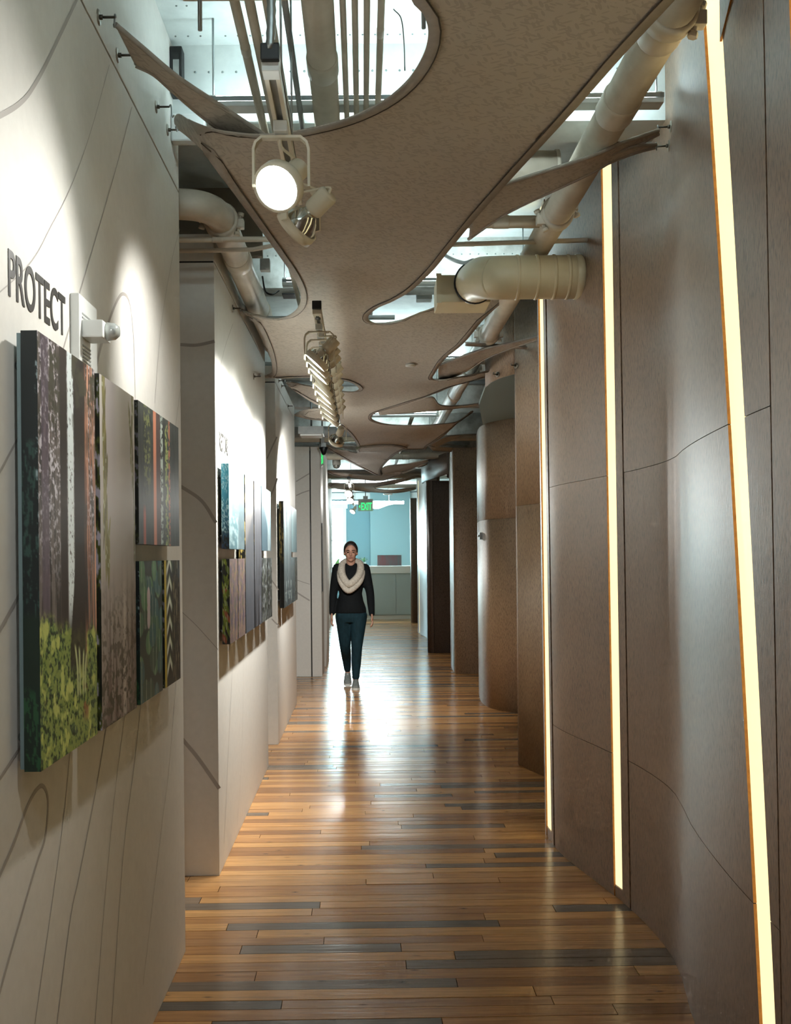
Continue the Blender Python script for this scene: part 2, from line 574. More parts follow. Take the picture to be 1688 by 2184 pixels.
# grey arcs drawn on the left walls
def ribbon(pts, w, to_world, nrm, parent):
    P = catmull([Vector((p[0], p[1], 0)) for p in pts], 10)
    W = [to_world(p.x, p.y) for p in P]
    n = len(W)
    rows = [[], []]
    for i in range(n):
        t = (W[min(i + 1, n - 1)] - W[max(i - 1, 0)]).normalized()
        s = t.cross(nrm).normalized()
        ww = w if not isinstance(w, (tuple, list)) else w[0] + (w[1] - w[0]) * i / (n - 1)
        rows[0].append(W[i] + s * ww / 2 + nrm * 0.0008); rows[1].append(W[i] - s * ww / 2 + nrm * 0.0008)
    MB().grid(rows, smooth=False).build('mural_line', M['mural'], parent, True)
onA = lambda x, y: atX(x, y, WX)
nx = Vector((1, 0, 0)); ny = Vector((0, -1, 0))
A_LINES = [
    ([(172, -20), (130, 70), (80, 170), (40, 222), (-30, 262)], 0.011),
    ([(233, 138), (190, 290), (150, 400), (110, 480), (63, 562), (-20, 640)], 0.0028),
    ([(281, 228), (255, 330), (215, 470), (165, 640), (130, 760), (88, 900)], 0.005),
    ([(196, 830), (212, 750), (232, 685), (250, 640), (263, 627), (276, 645), (284, 710), (287, 790), (289, 900)], (0.016, 0.004)),
    ([(383, 488), (365, 562), (343, 700), (330, 860)], 0.003),
    ([(386, 818), (376, 895), (362, 1000)], 0.004),
    ([(-20, 1040), (0, 1004), (45, 922), (90, 850)], 0.007),
    ([(-20, 1378), (43, 1265), (90, 1190)], 0.011),
    ([(-20, 1690), (45, 1590), (90, 1530)], 0.008),
    ([(-20, 1910), (28, 1800), (60, 1715), (85, 1677), (99, 1690), (102, 1725), (95, 1790), (75, 1850), (20, 2040), (-20, 2184)], 0.010),
    ([(150, 1590), (140, 1700), (128, 1800), (100, 2000), (70, 2210)], 0.004),
    ([(228, 1540), (205, 1680), (170, 1860), (148, 1970), (118, 2210)], 0.007),
    ([(268, 1510), (245, 1690), (225, 1900), (200, 2210)], 0.003),
    ([(303, 1480), (285, 1640), (262, 1830), (236, 2210)], 0.0045),
    ([(378, 1420), (360, 1640), (345, 1760), (305, 2100)], 0.003)]
for pts, w in A_LINES:
    ribbon(pts, w, onA, nx, WA)
onBf = lambda x, y: atY(x, y, D(3.944))
for pts, w in [([(385, 735), (420, 736), (458, 728)], 0.015), ([(384, 1036), (430, 1068), (461, 1115)], 0.016),
               ([(386, 1303), (420, 1335), (465, 1385)], 0.003), ([(388, 1575), (425, 1620), (468, 1682)], 0.018)]:
    ribbon(pts, w, onBf, ny, WB)
for pts, w in [([(497, 690), (480, 740), (466, 800)], 0.004), ([(516, 875), (522, 950), (528, 1040)], 0.004), ([(496, 1420), (487, 1600), (478, 1800)], 0.004),
               ([(520, 1390), (516, 1600), (506, 1760)], 0.003), ([(560, 1310), (570, 1390), (576, 1450)], 0.004)]:
    ribbon(pts, w, onA, nx, WB)
onCf = lambda x, y: atY(x, y, D(6.68))
for pts, w in [([(570, 978), (580, 955), (591, 932)], 0.012), ([(577, 1060), (585, 1040), (592, 1020)], 0.012),
               ([(578, 1235), (586, 1246), (594, 1258)], 0.010), ([(580, 1320), (588, 1328), (596, 1335)], 0.010)]:
    ribbon(pts, w, onCf, ny, WC)
onDf = lambda x, y: atY(x, y, D(10.43) - 0.001)
for pts, w in [([(632, 1027), (645, 1019), (660, 1010)], 0.014), ([(632, 1057), (645, 1051), (660, 1046)], 0.014),
               ([(634, 1237), (648, 1242), (661, 1246)], 0.008), ([(634, 1264), (648, 1273), (661, 1281)], 0.018)]:
    ribbon(pts, w, onDf, ny, WD)
# door pulls on the grey end boards
MB().box((-0.516, D(10.5), 1.05), (-0.505, D(10.55), 1.9)).build('door_pull', M['black'], WD, True)
MB().box((-0.652, D(10.43) - 0.004, 1.22), (-0.643, D(10.43) + 0.01, 1.9)).build('recessed_pull', M['black'], WD, True)

# ---- right-hand wall of curved fibre panels
CURVE = catmull([Vector((x, D(d), 0)) for x, d in ((0.93, 0.7), (0.93, 1.2), (0.94, 1.7), (0.96, 2.1), (1.0, 2.45), (1.052, 2.75), (1.108, 2.98), (1.13, 3.2),
                 (1.11, 3.5), (1.05, 3.8), (0.975, 4.15), (0.957, 4.42), (0.962, 4.6), (0.985, 4.8))], 24)
CR = [p.x / p.y for p in CURVE]
def curve_at(r, off=0.0):               # point of the wall line at the bearing r = X / Y
    for i in range(len(CR) - 1):
        if CR[i] >= r >= CR[i + 1]:
            t = (CR[i] - r) / max(1e-9, CR[i] - CR[i + 1])
            p = CURVE[i].lerp(CURVE[i + 1], t)
            tn = (CURVE[i + 1] - CURVE[i]).normalized()
            n = Vector((-tn.y, tn.x, 0))       # towards the corridor
            return p + n * off, n
    return CURVE[-1].copy(), Vector((-1, 0, 0))
Z0, Z1 = 0.34, 3.07
def edge(rt, rb):                        # bearing of a leaning edge as a function of height
    k = 1800.0 / F
    return lambda z: (rb + (rt - rb) * (z - Z0) / (Z1 - Z0)) * k
E = {'start': edge(1.30, 1.30), 's0r': edge(0.536, 0.573), 's0l': edge(0.5066, 0.5437), 'j1': edge(0.479, 0.4915), 's1r': edge(0.4268, 0.484),
     's1l': edge(0.4087, 0.4655), 'j2': edge(0.3066, 0.3125), 's2r': edge(0.2976, 0.3025), 's2l': edge(0.2870, 0.2937),
     'j3': edge(0.2190, 0.2230), 's3r': edge(0.2146, 0.2190), 's3l': edge(0.2107, 0.2144), 'end': edge(0.2080, 0.2118)}
WR = empty('wall_right', (1.0, D(3), 0), 'curved wall of brown fibre panels with glowing vertical slots', 'wall', kind='structure')
WT = 0.009
def panel(eL, eR, za, zb, mat, parent, name='panel', off=0.0, gap=0.0012, ply=(0, 0)):
    nz, ns = 14, 16
    def surf(o_):
        rows = []
        for i in range(nz + 1):
            z = za + gap + (zb - za - 2 * gap) * i / nz
            rl, rr = eL(z), eR(z)
            row = []
            for j in range(ns + 1):
                p, n = curve_at(rl + (rr - rl) * j / ns, o_)
                row.append((p.x, p.y, z))
            rows.append(row)
        return rows
    a, b = surf(off), surf(off - WT)
    mb = MB(); mb.grid(a)
    mb.grid([r[::-1] for r in b])
    mb.grid([[a[i][0], b[i][0]] for i in range(nz + 1)], mi=ply[0], smooth=False)
    mb.grid([[b[i][-1], a[i][-1]] for i in range(nz + 1)], mi=ply[1], smooth=False)
    mb.grid([a[0], b[0]], smooth=False); mb.grid([b[-1], a[-1]], smooth=False)
    return mb.build(name, [mat, M['plyedge']], parent, True)
def lerp_edge(a, b, t, gap=0.0):
    return lambda z: a(z) * (1 - t) + b(z) * t + gap
G = 0.0006
def shifted(e_, d): return lambda z: e_(z) + d
SEAMS = [0.0, 0.62, 1.83, 3.34]
# field by field, from the far end to the near end; each field is split at the horizontal seams
for (l, r, nm) in (('end', 's3l', 1), ('s3r', 'j3', 1), ('j3', 's2l', 2), ('s2r', 'j2', 1), ('j2', 's1l', 2), ('s1r', 'j1', 2), ('j1', 's0l', 1), ('s0r', 'start', 1)):
    zs = SEAMS if nm == 2 else [0.0, 3.34]
    for za, zb in zip(zs[:-1], zs[1:]):
        zlow = za if za > 0 else 0.0
        panel(shifted(E[l], G), shifted(E[r], -G), zlow, zb, M['fibre'], WR, ply=(int(l[0] == 's'), int(r[0] == 's')))
MB().box((0.93, -2.4, 0.0), (0.94, CURVE[0].y + 0.01, 3.34)).build('panel', M['fibre'], WR, True)
# glowing slots: a diffuser set back behind the panels and a plywood foot below
for (l, r) in (('s3l', 's3r'), ('s2l', 's2r'), ('s1l', 's1r'), ('s0l', 's0r')):
    top = 3.27 if l == 's2l' else 3.34
    rows = []
    for i in range(15):
        z = 0.05 + (top - 0.05) * i / 14
        rl, rr = E[l](z) - 0.001, E[r](z) + 0.001
        rows.append([(*curve_at(rl + (rr - rl) * j / 4, -WT + 0.001)[0].xy, z) for j in range(5)])
    MB().grid(rows).build('light_strip', M['slot'], WR, True)
    panel(E[l], E[r], 0.0, 0.05, M['fibre'], WR, 'slot_foot', off=-0.003)
    if top < 3.3:
        panel(E[l], E[r], top, 3.34, M['fibre'], WR, 'slot_head', off=-0.003)
# an overlapping upper panel with a slanted lower edge beside the nearest visible slot
up = []
for i in range(13):
    t = i / 12
    rr = (0.4300 + (0.4780 - 0.4300) * t) * 1800 / F
    p, n = curve_at(rr, 0.004)
    zlow = 2.865 + 0.20 * t
    up.append(((p.x, p.y, zlow), (p.x, p.y, 3.34), n))
mb = MB()
mb.grid([[q[0] for q in up], [q[1] for q in up]])
mb.grid([[tuple(Vector(q[0]) - q[2] * 0.006) for q in up], [q[0] for q in up]], mi=1, smooth=False)
mb.build('panel', [M['fibre'], M['plyedge']], WR, True)

def shell(name, pts, za, zb, mat, label, thick=0.05, parts=None, seams=(), n=10, parent=None, part='panel'):
    if parent is None:
        parent = empty(name, (pts[0][0], D(pts[0][1]), za), label, 'wall', kind='structure')
    C = catmull([Vector((x, D(d), 0)) for x, d in pts], n) if len(pts) > 2 else [Vector((x, D(d), 0)) for x, d in pts]
    zs = [za] + list(seams) + [zb]
    for a, b in zip(zs[:-1], zs[1:]):
        rows = []
        for z in (a + 0.001, b - 0.001):
            rows.append([(p.x, p.y, z) for p in C])
        back = []
        for z in (a + 0.001, b - 0.001):
            r = []
            for i, p in enumerate(C):
                t = (C[min(i + 1, len(C) - 1)] - C[max(i - 1, 0)]).normalized()
                q = p + Vector((t.y, -t.x, 0)) * thick
                r.append((q.x, q.y, z))
            back.append(r)
        mb = MB()
        mb.grid(rows); mb.grid([back[1], back[0]])
        mb.grid([rows[1], back[1]], smooth=False); mb.grid([back[0], rows[0]], smooth=False)
        mb.grid([[rows[0][0], back[0][0]], [rows[1][0], back[1][0]]], smooth=False)
        mb.grid([[rows[0][-1], back[0][-1]], [rows[1][-1], back[1][-1]]], smooth=False)
        clean(mb.build(part, mat, parent, True))
    return parent
# points run so that the corridor side is on the left of travel towards the camera... (back is to the right)
shell('wall_right', [(1.085, 5.98), (1.14, 5.80), (1.21, 5.62), (1.32, 5.35), (1.5, 5.1)][::-1], 0, 3.3, M['fibre_far'], 'second fibre-panel wall on the right, beyond the lit curved wall', seams=(1.83,))
FS = shell('wall_right', [(0.945, 6.45), (0.965, 6.25), (1.01, 6.10), (1.085, 5.98)][::-1], 2.765, 3.3, M['fibre_far'], 'curved overhead fascia joined to the second fibre wall', n=8)
poly = [(1.085, D(5.98)), (1.01, D(6.10)), (0.965, D(6.25)), (0.945, D(6.45)), (1.0, D(7.2)), (1.19, D(8.3)), (1.6, D(8.3)), (1.6, D(5.6)), (1.3, D(5.5))]
MB().prism(poly, 2.765, 2.79).build('soffit', M['soffit'], FS, True)
shell('wall_right', [(1.22, 9.0), (1.185, 8.6), (1.19, 8.35), (1.24, 8.14), (1.42, 7.9), (1.7, 7.7)][::-1], 0, 2.77, M['fibre_far'], 'third fibre wall with a rounded edge on the right', thick=0.06, seams=(1.83,))
shell('wall_right', [(1.16, 11.3), (1.145, 10.9), (1.142, 10.62), (1.155, 10.56), (1.4, 10.54), (1.8, 10.54)][::-1], 0, 2.83, M['fibre_far'], 'fourth fibre wall, lighter, lit from below on the right', thick=0.06, n=6)
shell('wall_right', [(1.05, 14.0), (1.022, 13.4), (1.017, 12.88), (1.03, 12.82), (1.3, 12.85), (1.8, 12.9)][::-1], 0, 2.62, M['fibre_dark'], 'fifth fibre wall, the dark one on the right', thick=0.06, n=6)
FS2 = shell('wall_right', [(0.95, 13.6), (0.97, 13.1), (1.05, 12.7), (1.22, 12.0), (1.30, 12.6), (1.5, 12.8)][::-1], 2.64, 2.95, M['fibre_dark'], 'wavy overhead fascia above the dark fibre wall', thick=0.03, n=8)
WJ = shell('wall_right', [(1.045, 16.3), (1.05, 16.1), (1.105, 15.55), (1.17, 15.0), (1.3, 14.7)][::-1], 0, 2.95, M['fibre'], 'glossy far fibre wall shining with window light on the right', thick=0.05)
MB().box((1.055, D(16.0), 0.02), (1.075, D(16.02), 2.9)).build('light_strip', M['slot'], WJ, True)
shell('wall_right', [(1.07, 19.0), (1.05, 18.62), (1.2, 18.6), (1.6, 18.6)][::-1], 0, 2.75, M['fibre_dark'], 'last brown panel beside the reception counter', thick=0.06, n=4)

# ---- far room: blue-grey walls, window
WBK = empty('wall_back', (0, D(23.2), 0), 'blue-grey painted end wall of the corridor', 'wall', kind='structure')
MB().box((-1.3, D(22.4), 0), (0.19, D(22.45), 3.4)).build('wall_board', M['blue_dark'], WBK, True) if False else None
YB = D(23.0)
pw0, pw1 = atY(706, 1082, YB), atY(736, 1232, YB)
xL, xR = pw0.x, pw1.x
MB().box((-3.0, YB, 0), (xL, YB + 0.1, 3.4)).build('wall_board', M['blue_dark'], WBK, True)
MB().box((xL, YB, pw0.z), (xR, YB + 0.1, 3.4)).build('wall_board', M['blue_dark'], WBK, True)
MB().box((xL, YB, 0), (xR, YB + 0.1, pw1.z)).build('wall_board', M['blue_dark'], WBK, True)
xc = atY(790, 1100, YB).x
MB().box((xR, YB, 0), (xc, YB + 0.1, 3.4)).build('wall_board', M['blue_dark'], WBK, True)
MB().box((xc, YB - 0.25, 0), (1.28, YB + 0.1, 3.4)).build('chimney_breast', M['blue'], WBK, True)
MB().box((1.28, YB, 0), (3.0, YB + 0.1, 3.4)).build('wall_board', M['blue_dark'], WBK, True)
MB().box((-3.0, YB - 0.06, 3.02), (3.0, YB, 3.2)).build('cornice', M['frame'], WBK, True)
o = tag(MB().box((-3.0, D(19.2), 3.22), (3.0, YB + 0.1, 3.3)).build('ceiling', M['frame']), 'flat white ceiling of the end room', 'ceiling', kind='structure')
o = tag(MB().box((2.9, D(19.2), 0), (3.0, YB, 3.3)).build('wall_right', M['blue']), 'right wall of the end room', 'wall', kind='structure')
WIN = empty('window_1', (0.5 * (xL + xR), YB, pw1.z), 'tall daylit sash window at the end of the corridor', 'window', kind='structure')
zm = atY(720, 1153, YB).z
for za, zb in ((pw1.z + 0.05, zm - 0.025), (zm + 0.025, pw0.z - 0.04)):
    MB().box((xL + 0.03, YB + 0.05, za), (xR - 0.04, YB + 0.06, zb)).build('pane', M['pane'], WIN, True)
mb = MB()
mb.box((xL - 0.05, YB - 0.03, pw0.z - 0.04), (xR + 0.09, YB + 0.09, pw0.z + 0.16))
mb.box((xL - 0.05, YB - 0.03, pw1.z - 0.05), (xR + 0.06, YB + 0.09, pw1.z + 0.05))
mb.box((xR - 0.04, YB - 0.03, pw1.z + 0.05), (xR + 0.05, YB + 0.09, pw0.z - 0.04))
mb.box((xL - 0.05, YB - 0.03, pw1.z + 0.05), (xL + 0.03, YB + 0.09, pw0.z - 0.04))
mb.box((xL + 0.03, YB + 0.02, zm - 0.025), (xR - 0.04, YB + 0.08, zm + 0.025))
mb.build_each('window_frame', M['frame'], WIN, True)
# added unseen window: brightens the corridor end and shines in the far fibre wall
ADDED_WIN = empty('added_window', (-1.9, YB, 0.9), 'added unseen window further left in the end room, lighting the corridor end', 'window', kind='structure')
MB().box((-2.6, YB - 0.02, pw1.z), (-1.02, YB - 0.01, pw0.z)).build('pane', M['pane'], ADDED_WIN, True)
mb = MB()
mb.box((-2.7, YB - 0.04, pw0.z), (-0.97, YB - 0.001, pw0.z + 0.1)); mb.box((-2.7, YB - 0.04, pw1.z - 0.1), (-0.97, YB - 0.001, pw1.z))
mb.box((-2.7, YB - 0.04, pw1.z), (-2.6, YB - 0.001, pw0.z)); mb.box((-1.02, YB - 0.04, pw1.z), (-0.97, YB - 0.001, pw0.z)); mb.box((-1.88, YB - 0.045, pw1.z), (-1.82, YB - 0.02, pw0.z))
mb.build_each('window_frame', M['frame'], ADDED_WIN, True)
# ================================================================== PRINTED CANVASES
nrg = np.random.default_rng(11)
def vnoise(h, w, fy, fx, seed=0):
    r = np.random.default_rng(seed)
    g = r.random((int(fy) + 3, int(fx) + 3))
    yy = np.linspace(0, fy, h); xx = np.linspace(0, fx, w)
    y0 = yy.astype(int); x0 = xx.astype(int)
    ty = (yy - y0)[:, None]; tx = (xx - x0)[None, :]
    ty = ty * ty * (3 - 2 * ty); tx = tx * tx * (3 - 2 * tx)
    a = g[np.ix_(y0, x0)]; b = g[np.ix_(y0, x0 + 1)]; c = g[np.ix_(y0 + 1, x0)]; d = g[np.ix_(y0 + 1, x0 + 1)]
    return (a * (1 - tx) + b * tx) * (1 - ty) + (c * (1 - tx) + d * tx) * ty
def fbm(h, w, fy, fx, seed=0, oct_=4):
    s = np.zeros((h, w)); a = 1.0; t = 0
    for k in range(oct_):
        s += a * vnoise(h, w, fy * 2 ** k, fx * 2 ** k, seed + 31 * k); t += a; a *= 0.6
    return s / t
def C3(h): return np.array(lin(h))
def mixp(img, mask, col):
    c = C3(col) if isinstance(col, str) else col
    return img * (1 - mask[..., None]) + c * mask[..., None]
def sst(a, b, x): 
    t = np.clip((x - a) / (b - a), 0, 1); return t * t * (3 - 2 * t)
def XY(h, w):
    return np.meshgrid(np.linspace(0, 1, w), np.linspace(1, 0, h))     # x, z up; row 0 is the top
def band(x, a, b, s=0.01): return sst(a - s, a + s, x) * (1 - sst(b - s, b + s, x))
def leaves(img, x, z, spots, cols, seed):
    r = np.random.default_rng(seed)
    for (cx, cz, rx, rz, ang) in spots:
        c, s = math.cos(ang), math.sin(ang)
        u = ((x - cx) * c + (z - cz) * s) / rx; v = (-(x - cx) * s + (z - cz) * c) / rz
        d = u * u + v * v
        m = 1 - sst(0.75, 1.1, d)
        img = mixp(img, m, cols[r.integers(len(cols))])
        img = mixp(img, (np.abs(u) < 0.08) * m * 0.35, '#dfe8cf')
    return img
def p_redwood(h, w):
    x, z = XY(h, w)
    st = fbm(h, w, 6, 40, 3, 4); fo = fbm(h, w, 95, 42, 9, 4); fo2 = fbm(h, w, 25, 14, 12, 4)
    img = np.ones((h, w, 3)) * C3('#6a625e')
    img = mixp(img, sst(0.42, 0.62, st), '#2b2623')
    img = mixp(img, sst(0.52, 0.66, fo) * sst(0.35, 0.7, z), '#c9c4cc')
    img = mixp(img, sst(0.5, 0.62, fo2) * sst(0.55, 0.95, z), '#3d3b2c')
    img = mixp(img, band(x, 0.05, 0.16) * 0.7, '#57495a')
    img = mixp(img, band(x, 0.34, 0.46) * sst(0.30, 0.42, z + 0.06), '#2a211d')
    img = mixp(img, band(x, 0.47, 0.575, 0.012) * sst(0.36, 0.5, fo + 0.12) * sst(0.28, 0.4, z), '#dfe9ea')
    flare = 0.10 * (1 - sst(0.2, 0.5, z))
    img = mixp(img, band(x, 0.585 - flare, 0.82), '#241c18')
    bark = fbm(h, w, 5, 60, 21, 3)
    img = mixp(img, band(x, 0.79, 1.1, 0.03) * sst(0.35, 0.6, bark), '#a87258')
    img = mixp(img, band(x, 0.79, 1.1, 0.03) * sst(0.55, 0.7, bark), '#d9a88c')
    img = mixp(img, sst(0.5, 0.63, fo2) * sst(0.62, 1.0, z) * band(x, 0.55, 1.1), '#3a3826')
    gl = 0.33 + 0.05 * (vnoise(h, w, 2, 10, 5) - 0.5) - 0.04 * x
    gm = 1 - sst(gl - 0.02, gl + 0.02, z + 0.03 * (fo - 0.5))
    grass = np.ones((h, w, 3)) * C3('#84954a')
    grass = mixp(grass, sst(0.46, 0.56, fo), '#4a6a3c')
    grass = mixp(grass, sst(0.58, 0.66, fo), '#22321f')
    grass = mixp(grass, sst(0.55, 0.7, fo2), '#b9c26a')
    keep = gm * (1 - band(x, 0.585 - flare, 0.8) * sst(0.17, 0.22, z) * 0.9)
    img = img * (1 - keep[..., None]) + grass * keep[..., None]
    for k, (cx, lean) in enumerate(((0.62, -0.10), (0.66, -0.03), (0.72, 0.05), (0.76, 0.12))):
        xc = cx + lean * np.clip((z - 0.16) / 0.15, 0, 1) ** 2
        img = mixp(img, (1 - sst(0.008, 0.02, np.abs(x - xc))) * band(z, 0.13, 0.26 - 0.01 * k) * 0.9, '#b9c28c')
    img = mixp(img, band(x, 0.72, 0.82, 0.02) * band(z, 0.06, 0.15, 0.02) * sst(0.4, 0.6, fo2) * 0.8, '#8a4c34')
    return img
def s_redwood(h, w):
    x, z = XY(h, w); f = fbm(h, w, 40, 8, 2, 4)
    img = np.ones((h, w, 3)) * C3('#0d1719')
    img = mixp(img, sst(0.5, 0.65, f) * band(z, 0.3, 0.75), '#27403c')
    img = mixp(img, sst(0.55, 0.7, f) * band(x, 0.85, 1.1) * sst(0.5, 0.6, z), '#8fa3a8')
    img = mixp(img, (1 - sst(0.34, 0.37, z)), '#12241c'); img = mixp(img, sst(0.52, 0.6, f) * (1 - sst(0.16, 0.2, z)), '#22492f')
    return img
def p_mist(h, w):
    x, z = XY(h, w); f = fbm(h, w, 50, 20, 6, 4); st = fbm(h, w, 3, 22, 8, 3)
    img = C3('#c9c3bb') * z[..., None] + C3('#8a7c76') * (1 - z[..., None])
    img = mixp(img, band(x, 0.1, 0.42, 0.1) * sst(0.5, 0.95, z) * 0.5, '#9c919a')
    img = mixp(img, sst(0.5, 0.6, st) * (1 - sst(0.15, 0.55, z)) * 0.8, '#64524c')
    img = mixp(img, band(x, 0.6, 0.68, 0.03) * (1 - sst(0.3, 0.5, z)) * 0.6, '#d6cdc6')
    img = mixp(img, sst(0.50, 0.6, f) * (1 - sst(0.25, 0.45, z)) * 0.7, '#4c4634')
    img = mixp(img, sst(0.47, 0.57, f) * (1 - sst(0.05, 0.3, z)) * 0.8, '#3d3a29')
    r = np.random.default_rng(4); sp = []
    for k in range(46):
        cz = 1 - k / 46 * 0.55; sp.append((0.06 + 0.16 * (1 - cz) * r.random() * 2 + 0.06 * r.random(), cz, 0.075, 0.017, r.uniform(0.9, 1.7)))
    for k in range(26):
        cz = 0.98 - k / 26 * 0.5; sp.append((0.97 - 0.18 * r.random() * sst(0.6, 1.0, np.array(cz)), cz, 0.06, 0.015, r.uniform(1.0, 2.0)))
    return leaves(img, x, z, sp, ['#7b7440', '#665f33', '#8d8650'], 3)
def s_mist(h, w):
    x, z = XY(h, w); f = fbm(h, w, 24, 3, 77, 3)
    img = np.ones((h, w, 3)) * C3('#15190d'); img = mixp(img, sst(0.45, 0.6, f), '#474f1c'); return mixp(img, sst(0.62, 0.7, f), '#a7a3b2')
def p_grove(h, w):
    x, z = XY(h, w); st = fbm(h, w, 4, 26, 41, 4); f = fbm(h, w, 40, 40, 42, 3)
    img = np.ones((h, w, 3)) * C3('#2b322d')
    img = mixp(img, sst(0.52, 0.62, st), '#131a18')
    img = mixp(img, band(x, 0.33, 0.40, 0.01), '#c07a5c'); img = mixp(img, band(x, 0.40, 0.5, 0.02) * 0.8, '#4a302c')
    img = mixp(img, band(x, 0.5, 0.56) * sst(0.4, 0.55, f), '#a9b7ad')
    img = mixp(img, band(x, 0.62, 0.7) * sst(0.45, 0.55, f), '#8d9a52'); img = mixp(img, band(x, 0.71, 0.75) * sst(0.42, 0.5, f), '#b06a50')
    img = mixp(img, band(x, 0.12, 0.26) * sst(0.5, 0.6, f) * sst(0.3, 0.6, z), '#6d7440')
    return mixp(img, band(x, 0.1, 0.15) * (1 - sst(0.2, 0.3, z)), '#b0563e')
def p_leaf(h, w):
    x, z = XY(h, w); img = np.ones((h, w, 3)) * C3('#2c3a37'); r = np.random.default_rng(5)
    sp = [(r.random(), r.random(), r.uniform(0.10, 0.16), r.uniform(0.05, 0.09), r.uniform(1.2, 1.9)) for k in range(44)]
    sp = [(a, b, d_, c_, e) for a, b, c_, d_, e in sp]
    sp = [(a, b, 0.11 + 0.05 * r.random(), 0.09, 0.2 * (r.random() - 0.5)) for a, b, *_ in sp]
    img = leaves(img, x, z, sp, ['#47735a', '#2f5c63', '#5b8a64', '#3a6a70', '#3b5a4c'], 6)
    for dz, an in ((0.0, 0.1), (-0.05, 0.8), (0.05, -0.7), (0.08, 0.3), (-0.08, -0.2)):
        img = leaves(img, x, z, [(0.38, 0.66 + dz, 0.07, 0.035 + abs(dz) * 0.5, an)], ['#cfc0cb'], 1)
    return img
def p_reed(h, w):
    x, z = XY(h, w); img = np.ones((h, w, 3)) * C3('#2b2a22'); f = fbm(h, w, 10, 30, 3, 3)
    img = mixp(img, band(x, 0.0, 0.12, 0.03), '#c9b53a')
    for k in range(6):
        zc = 0.95 - k * 0.16; img = mixp(img, band(z - (0.1 - np.abs(x - 0.32)) * 0.6, zc - 0.03, zc + 0.03, 0.01) * band(x, 0.14, 0.45, 0.03), '#e3eadb')
        img = mixp(img, band(z - (0.1 - np.abs(x - 0.32)) * 0.6, zc + 0.035, zc + 0.05, 0.01) * band(x, 0.14, 0.55, 0.03), '#78915c')
    return mixp(img, sst(0.62, 0.68, f) * band(x, 0.5, 0.95), '#8d8466')
def p_falls(h, w):
    x, z = XY(h, w); f = fbm(h, w, 14, 7, 15, 4)
    img = C3('#8ec3cd') * z[..., None] + C3('#5d7e86') * (1 - z[..., None])
    img = mixp(img, sst(0.45, 0.65, f) * 0.7, '#c2dde0'); return mixp(img, sst(0.55, 0.65, x + 0.3 * (f - 0.5)) * (1 - sst(0.5, 0.8, z)) * 0.8, '#63777f')
def s_falls(h, w):
    x, z = XY(h, w); f = fbm(h, w, 40, 10, 16, 3)
    img = C3('#4ba6c0') * z[..., None] + C3('#22304f') * (1 - z[..., None])
    img = mixp(img, sst(0.55, 0.65, f), '#b6e0e8'); return mixp(img, (1 - sst(0.15, 0.25, z)) * sst(0.4, 0.55, f), '#1d2019')
def p_lupine(h, w):
    x, z = XY(h, w); f = fbm(h, w, 16, 24, 17, 4); st = fbm(h, w, 3, 16, 18, 3)
    img = np.ones((h, w, 3)) * C3('#5e5360'); img = mixp(img, sst(0.5, 0.6, st), '#8a6f6e'); img = mixp(img, sst(0.52, 0.62, f), '#7b7a44'); return mixp(img, sst(0.62, 0.7, f), '#b58b80')
def s_lupine(h, w):
    x, z = XY(h, w); img = np.ones((h, w, 3)) * C3('#15170c'); r = np.random.default_rng(8)
    return leaves(img, x, z, [(r.random(), r.random(), 0.35, 0.045, r.uniform(-0.4, 0.4)) for k in range(26)], ['#6d7a24', '#56641c', '#7d8a2c', '#8a4a2c'], 8)
def p_valley(h, w):
    x, z = XY(h, w); f = fbm(h, w, 6, 18, 19, 4)
    img = C3('#b9b4b2') * z[..., None] ** 1.5 + C3('#4a4b54') * (1 - z[..., None] ** 1.5)
    peak = 0.62 + 0.25 * (x - 0.4); img = mixp(img, (1 - sst(peak, peak + 0.05, z)) * 0.75, '#5d626c'); return mixp(img, sst(0.55, 0.65, f) * 0.5, '#7f7d82')
def p_trunks(h, w):
    x, z = XY(h, w); st = fbm(h, w, 2, 20, 23, 3)
    img = C3('#8a8a92') * z[..., None] + C3('#3b3c42') * (1 - z[..., None])
    img = mixp(img, sst(0.5, 0.6, st) * 0.7, '#4a4a54'); return mixp(img, sst(0.62, 0.68, st) * 0.7, '#a7acb6')
def p_peak(h, w):
    x, z = XY(h, w); f = fbm(h, w, 8, 10, 25, 3); img = C3('#9fd0dc') * z[..., None] + C3('#7d98a6') * (1 - z[..., None])
    img = mixp(img, (1 - sst(0.8 - 0.9 * np.abs(x - 0.1), 0.86 - 0.9 * np.abs(x - 0.1), z)) * 0.85, '#4f6a78'); return mixp(img, band(x, 0.62, 0.9, 0.08) * 0.5, '#dff3f6')
def p_moss(h, w):
    x, z = XY(h, w); st = fbm(h, w, 3, 14, 27, 3); f = fbm(h, w, 20, 14, 28, 3)
    img = np.ones((h, w, 3)) * C3('#3b3c3c'); img = mixp(img, sst(0.5, 0.62, st), '#5f6656'); return mixp(img, sst(0.6, 0.66, f) * 0.7, '#c9cfd0')
def s_gold(h, w):
    x, z = XY(h, w); f = fbm(h, w, 26, 8, 29, 3); img = np.ones((h, w, 3)) * C3('#0d0e0b')
    return mixp(img, sst(0.5, 0.62, f) * band(z, 0.45, 0.98, 0.05), '#8a7a44')
def p_fog(h, w):
    x, z = XY(h, w); st = fbm(h, w, 2, 12, 33, 3); img = C3('#9fb0b4') * z[..., None] + C3('#3d4446') * (1 - z[..., None])
    img = mixp(img, sst(0.5, 0.62, st) * 0.5, '#6a787c'); f = fbm(h, w, 30, 20, 34, 2)
    return mixp(img, sst(0.66, 0.72, f) * (1 - sst(0.2, 0.3, z)), '#cfe0dc')
